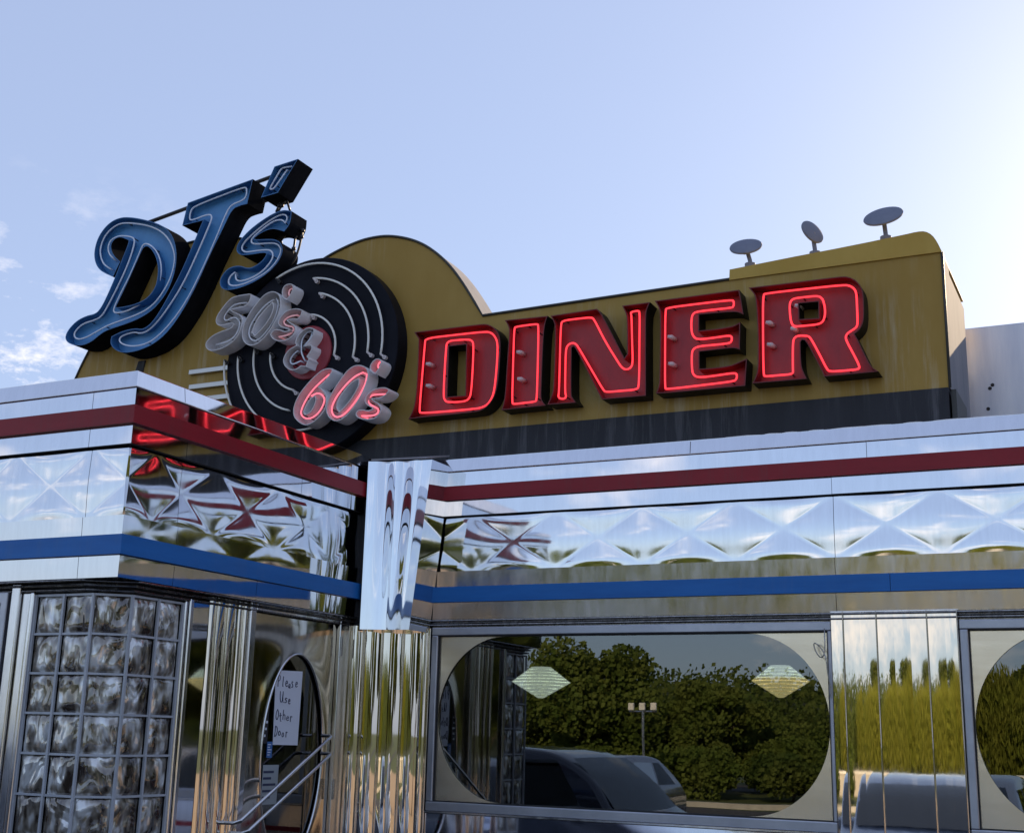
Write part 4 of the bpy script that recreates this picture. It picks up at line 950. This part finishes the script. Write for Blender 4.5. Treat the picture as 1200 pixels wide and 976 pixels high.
g_blue = 'blue script channel letters above the record'
Yb0, Yb1 = DS-.205, DS-.004
A = lambda p: crop((70, 240), 5.425, p)
channel('channel_letter', 'large blue script letter D with white tubing, leftmost letter of the sign', g_blue,
  A([(430, 78), (380, 83), (330, 105), (285, 145), (245, 205), (225, 265), (218, 320), (226, 370), (250, 412), (290, 438), (338, 458), (384, 362), (350, 332), (328, 292), (325, 250), (350, 216), (385, 203), (438, 226), (436, 250), (395, 350), (352, 460), (300, 580), (262, 655), (228, 693), (170, 705), (110, 735), (60, 785), (35, 832), (38, 862), (62, 884), (112, 896), (160, 890), (205, 868), (260, 822), (300, 797), (400, 765), (480, 735), (560, 692), (620, 640), (680, 560), (720, 470), (740, 380), (743, 300), (730, 230), (700, 172), (650, 132), (590, 108), (500, 86)]),
  [A([(522, 288), (538, 268), (558, 262), (585, 285), (612, 330), (627, 400), (620, 480), (600, 540), (550, 600), (470, 636), (362, 656), (356, 648), (400, 560), (460, 430)])],
  [A([(322, 408), (280, 380), (260, 330), (257, 280), (280, 210), (320, 160), (370, 125), (420, 115), (500, 122), (570, 135), (640, 165), (690, 212), (722, 275), (735, 345), (715, 440), (680, 520), (620, 610), (560, 665), (480, 705), (380, 740), (300, 770), (230, 810), (170, 845), (115, 858), (90, 835), (100, 800), (150, 755), (220, 735), (265, 712), (300, 655), (380, 500), (440, 365), (470, 270), (478, 213), (430, 200), (380, 198), (330, 220), (308, 260), (312, 312), (350, 350)]),
   A([(525, 262), (545, 246), (580, 258), (620, 300), (645, 370), (645, 450), (620, 530), (570, 590), (500, 640), (420, 680), (350, 690), (340, 668), (380, 580), (440, 465), (490, 350), (525, 262)])],
  Yb0, Yb1, BLUE, .007, 60, 2, M['tube_sky'], face_d=.085)
A = lambda p: crop((120, 190), 4.243, p)
channel('channel_letter', 'large blue script letter J with white tubing right of the letter D', g_blue,
  A([(425, 203), (580, 146), (748, 85), (720, 208), (690, 215), (645, 233), (600, 330), (530, 470), (470, 610), (400, 740), (330, 840), (260, 902), (180, 938), (110, 950), (62, 935), (38, 902), (45, 868), (90, 843), (160, 825), (200, 832), (240, 805), (280, 750), (330, 662), (390, 550), (450, 410), (500, 290), (397, 316)]), [],
  [A([(705, 125), (580, 172), (460, 220), (440, 240), (432, 283), (445, 292), (530, 258), (548, 272), (530, 320), (470, 460), (400, 610), (330, 720), (270, 800), (220, 845), (185, 852), (160, 844), (100, 862), (82, 882), (95, 905), (150, 918), (220, 905), (280, 865), (350, 790), (420, 690), (490, 550), (570, 370), (610, 268), (638, 215), (690, 195), (715, 178), (720, 132), (705, 125)])],
  Yb0, Yb1, BLUE, .007, 60, 2, M['tube_sky'], face_d=.085)
A = lambda p: crop((245, 180), 5.742, p)
channel('channel_letter', 'blue script letter s with white tubing beside the wires', g_blue,
  A([(555, 388), (505, 378), (440, 398), (370, 440), (300, 490), (240, 545), (197, 600), (180, 650), (205, 684), (270, 682), (375, 665), (387, 677), (365, 715), (320, 752), (265, 775), (205, 752), (138, 765), (92, 810), (70, 860), (78, 902), (115, 920), (180, 912), (260, 885), (350, 838), (420, 782), (472, 720), (497, 660), (490, 615), (468, 588), (425, 574), (310, 580), (300, 572), (340, 540), (395, 512), (440, 505), (505, 525), (548, 470)]), [],
  [A([(178, 815), (182, 850), (205, 860), (250, 852), (320, 822), (380, 775), (425, 715), (432, 680), (420, 655), (390, 648), (320, 655), (245, 667), (217, 645), (230, 605), (290, 545), (380, 470), (460, 420), (508, 408), (530, 430), (515, 470), (492, 445), (440, 452), (370, 500), (300, 560), (280, 592), (302, 612), (400, 603), (455, 605), (482, 632), (485, 662), (460, 722), (400, 790), (320, 842), (220, 885), (150, 893), (128, 870), (140, 830), (172, 800)])],
  Yb0, Yb1, BLUE, .007, 60, 2, M['tube_sky'], face_d=.085)
channel('channel_letter', 'small blue slanted apostrophe at the very top of the sign', g_blue,
  A([(440, 88), (520, 62), (598, 37), (530, 150), (462, 264), (350, 297), (395, 190)]), [],
  [A([(555, 88), (510, 94), (488, 102), (470, 130), (412, 228), (412, 243), (432, 240), (452, 218), (525, 112)])],
  Yb0, Yb1, BLUE, .007, 40, 2, M['tube_sky'], face_d=.085)
# rails that carry the script letters, and the wiring
t = thing('letter_rails', 'two thin dark rails carrying the blue script letters', 'rail', (-6.4, DS-.03, 5.4))
for p, q in (((160, 266), (322, 206)), ((250, 256), (330, 229))):
    A_, B_ = onY(*p, DS-.03), onY(*q, DS-.03); b_ = MB(); b_.tube([A_, B_], .016, 8); b_.build('rail', M['black_pipe'], t)
t = thing('sign_wiring', 'dark looped wires with beads beside the blue letter s', 'wiring', tuple(onY(352, 302, DS-.03)))
cable_pts = [[(516, 245), (530, 280), (520, 300), (530, 340), (545, 385)], [(475, 300), (470, 350), (450, 395)], [(520, 310), (490, 350), (460, 400)], [(590, 490), (630, 520), (622, 560), (605, 640), (575, 720), (540, 755)], [(590, 500), (582, 550), (570, 640), (550, 710), (525, 745)], [(520, 540), (480, 590)], [(440, 520), (470, 590), (490, 600)]]
for cpx in cable_pts:
    pts = [onY(*p, DS-.06) for p in A(cpx)]
    s2 = smooth_poly([(p.x, p.z) for p in pts], False, 2, 170)
    b_ = MB(); b_.tube([(x, DS-.06, z) for x, z in s2], .009, 6)
    for p in pts[1:-1][:2]: b_.lathe([(0, -.02), (.016, -.012), (.018, .008), (0, .02)], tuple(p), 'Z', 8)
    b_.build('wire', M['black_pipe'], t, smooth=True)

# ------------------------------------------------------------------ record
RC = Vector((-5.360, 4.275)); RR = .757; Yd0 = DS-.135
t = thing('record_disc', 'large black vinyl record disc with pale curved groove tubes and red centre', 'sign disc', (RC.x, DS, RC.y-RR))
b_ = MB(); b_.lathe([(.001, 0), (RR-.006, 0), (RR, .006), (RR, .133)], (RC.x, Yd0, RC.y), 'Y', 96); b_.build('disc', M['record'], t, smooth='auto')
b_ = MB(); b_.lathe([(.001, -.02), (.20, -.02), (.205, -.014), (.205, 0)], (-5.365, Yd0, 4.292), 'Y', 64); b_.build('centre_label', M['record_red'], t, smooth='auto')
AC = Vector((-5.386, 4.311)); Ya = Yd0-.028
for r, a0, a1 in ((.670, 117, -9), (.553, 86, -8), (.438, 77, -13), (.270, 83, -14), (.308, 179, 255), (.462, 173, 256), (.608, 179, 283), (.735, 180, 262)):
    n = max(12, int(abs(a1-a0)/4)); pts = [(AC.x+r*math.cos(R(a0+(a1-a0)*i/n)), Ya, AC.y+r*math.sin(R(a0+(a1-a0)*i/n))) for i in range(n+1)]
    nb = MB(); nb.tube([(pts[0][0], Yd0, pts[0][2])]+pts+[(pts[-1][0], Yd0, pts[-1][2])], .0085, 8); nb.build('groove_tube', M['tube_cream'], t, smooth=True)
    for q in (pts[0], pts[-1]):
        if q[2] < 3.9 and q[0] > -5.7: continue
        sgn = 1 if r < .5 or q[2] > 4.2 else 1
        e = MB(); ex = .026 if q[0] < -5.0 or q[2] > 4.5 else .030
        e.tube([(q[0]+ex, Yd0-.028, q[2]-.026), (q[0]+ex, Yd0, q[2]-.026)], .015, 10); e.tube([(q[0], Ya, q[2]), (q[0]+ex, Ya, q[2]-.026)], .0085, 6)
        e.build('electrode', M['porcelain'] if q[0] > -5.5 and q[2] > 4.0 else M['seam'], t, smooth='auto')

# white channel figures on the record
g_w = 'white channel figures on the record'
Yw0, Yw1 = Yd0-.135, Yd0-.001
A = lambda p: crop((235, 320), 7.5, p)
channel('channel_figure', 'upper white figure 5 hanging off the record edge', g_w,
  A([(447, 186), (430, 180), (285, 205), (230, 255), (180, 320), (140, 380), (130, 430), (155, 466), (215, 455), (275, 437), (290, 452), (265, 485), (180, 510), (100, 550), (50, 600), (40, 640), (65, 680), (115, 686), (200, 660), (280, 610), (330, 550), (360, 470), (372, 405), (345, 360), (290, 340), (262, 322), (310, 310), (400, 293), (437, 240)]), [],
  [A([(400, 260), (300, 275), (260, 310), (210, 375), (210, 410), (235, 420), (270, 395), (310, 390), (345, 420), (345, 470), (310, 550), (250, 600), (140, 630)])],
  Yw0, Yw1, WHITE, .006, 60, 2, M['tube_white'])
channel('channel_figure', 'upper white figure 0 right of the figure 5', g_w,
  A([(640, 157), (690, 180), (708, 240), (697, 330), (655, 430), (600, 520), (540, 592), (480, 633), (430, 640), (385, 615), (360, 560), (370, 470), (410, 380), (470, 290), (540, 205), (590, 170)]),
  [A([(630, 262), (560, 330), (490, 420), (452, 520), (478, 545), (545, 480), (610, 390), (642, 300)])],
  [A([(640, 235), (560, 290), (480, 390), (430, 480), (425, 550), (450, 590), (490, 600), (560, 540), (640, 430), (680, 320), (685, 250), (665, 225)])],
  Yw0, Yw1, WHITE, .006, 60, 2, M['tube_white'])
channel('channel_figure', 'upper small white apostrophe tinted pink inside above the figure 0', g_w,
  A([(800, 92), (815, 112), (816, 140), (790, 200), (755, 236), (728, 222), (712, 180), (722, 125), (755, 97)]), [],
  [A([(800, 138), (782, 150), (775, 180), (780, 195)])], Yw0, Yw1, WHITE, .006, 60, 2, M['neon_pink_dim'])
channel('channel_figure', 'upper white letter s with dim pink tube above the ampersand', g_w,
  A([(897, 325), (850, 308), (780, 318), (725, 352), (688, 405), (678, 445), (705, 478), (765, 485), (775, 502), (740, 514), (690, 492), (640, 497), (612, 535), (625, 575), (680, 602), (760, 592), (815, 550), (838, 500), (830, 462), (780, 430), (765, 416), (800, 405), (850, 412), (885, 375)]), [],
  [A([(850, 370), (790, 378), (740, 410), (730, 440), (760, 465), (805, 470), (825, 490), (800, 530), (750, 550), (690, 560)])], Yw0, Yw1, WHITE, .006, 60, 2, M['neon_pink_dim'])
A = lambda p: crop((330, 380), 13.94, p)
channel('channel_figure', 'white ampersand with unlit tubing over the red record centre', g_w,
  A([(530, 72), (462, 47), (390, 65), (320, 120), (250, 200), (218, 300), (235, 345), (150, 390), (80, 450), (28, 550), (22, 620), (55, 690), (120, 742), (180, 755), (260, 730), (310, 682), (345, 690), (400, 695), (430, 600), (455, 570), (420, 520), (460, 470), (500, 400), (495, 342), (460, 335), (395, 345), (440, 290), (500, 210), (532, 140)]), [],
  [A([(480, 120), (450, 112), (380, 170), (335, 250), (320, 350), (325, 460), (350, 530), (380, 590)]), A([(500, 140), (480, 220), (430, 290), (365, 355)]), A([(260, 435), (190, 500), (140, 580), (150, 640), (200, 655), (310, 600)])],
  Yw0, Yw1, WHITE, .006, 60, 2, M['tube_sky'])
A = lambda p: crop((330, 410), 8.276, p)
channel('channel_figure', 'lower white figure 6 with pink neon in front of the record', g_w,
  A([(490, 180), (440, 175), (380, 200), (300, 270), (210, 370), (150, 460), (115, 550), (110, 620), (130, 670), (190, 720), (240, 733), (300, 708), (380, 640), (430, 560), (440, 480), (425, 420), (385, 375), (360, 358), (420, 310), (470, 245), (495, 205)]),
  [A([(318, 452), (280, 475), (240, 540), (215, 600), (230, 622), (280, 600), (318, 525), (330, 475)])],
  [A([(460, 240), (380, 310), (290, 400), (220, 510), (185, 600), (195, 640), (240, 670), (300, 660), (370, 600), (415, 510), (415, 460), (380, 425), (340, 420), (290, 445)])],
  Yw0, Yw1, WHITE, .006, 60, 2, M['neon_pink'])
channel('channel_figure', 'lower white figure 0 with pink neon right of the figure 6', g_w,
  A([(760, 143), (700, 150), (630, 200), (550, 310), (480, 420), (440, 510), (428, 590), (450, 650), (500, 690), (560, 690), (640, 632), (720, 530), (790, 410), (832, 300), (845, 220), (820, 165)]),
  [A([(745, 285), (680, 315), (600, 405), (542, 500), (535, 565), (560, 595), (620, 540), (700, 430), (748, 335)])],
  [A([(790, 220), (720, 250), (640, 320), (540, 440), (490, 540), (485, 600), (510, 645), (560, 655), (640, 600), (740, 470), (800, 360), (825, 290), (825, 240)])],
  Yw0, Yw1, WHITE, .0065, 60, 2, M['neon_pink'])
channel('channel_figure', 'lower small white apostrophe glowing red inside near the record rim', g_w,
  A([(945, 80), (900, 90), (860, 140), (852, 185), (880, 220), (908, 232), (945, 185), (966, 140), (968, 105)]), [],
  [A([(965, 115), (940, 130), (935, 165), (945, 180)])], Yw0, Yw1, WHITE, .0065, 60, 2, M['neon_pink'])
channel('channel_figure', 'lower white letter s with pink neon at the record rim', g_w,
  A([(1035, 372), (990, 360), (920, 370), (860, 400), (820, 440), (800, 495), (830, 540), (880, 562), (872, 578), (830, 588), (790, 576), (740, 580), (715, 612), (722, 650), (770, 672), (850, 680), (920, 660), (962, 600), (968, 560), (940, 520), (890, 490), (880, 476), (960, 470), (1015, 435), (1042, 400)]), [],
  [A([(1020, 430), (950, 430), (870, 440), (835, 480), (850, 525), (910, 555), (945, 580), (930, 620), (880, 640), (780, 640)])],
  Yw0, Yw1, WHITE, .0065, 60, 2, M['neon_pink'])
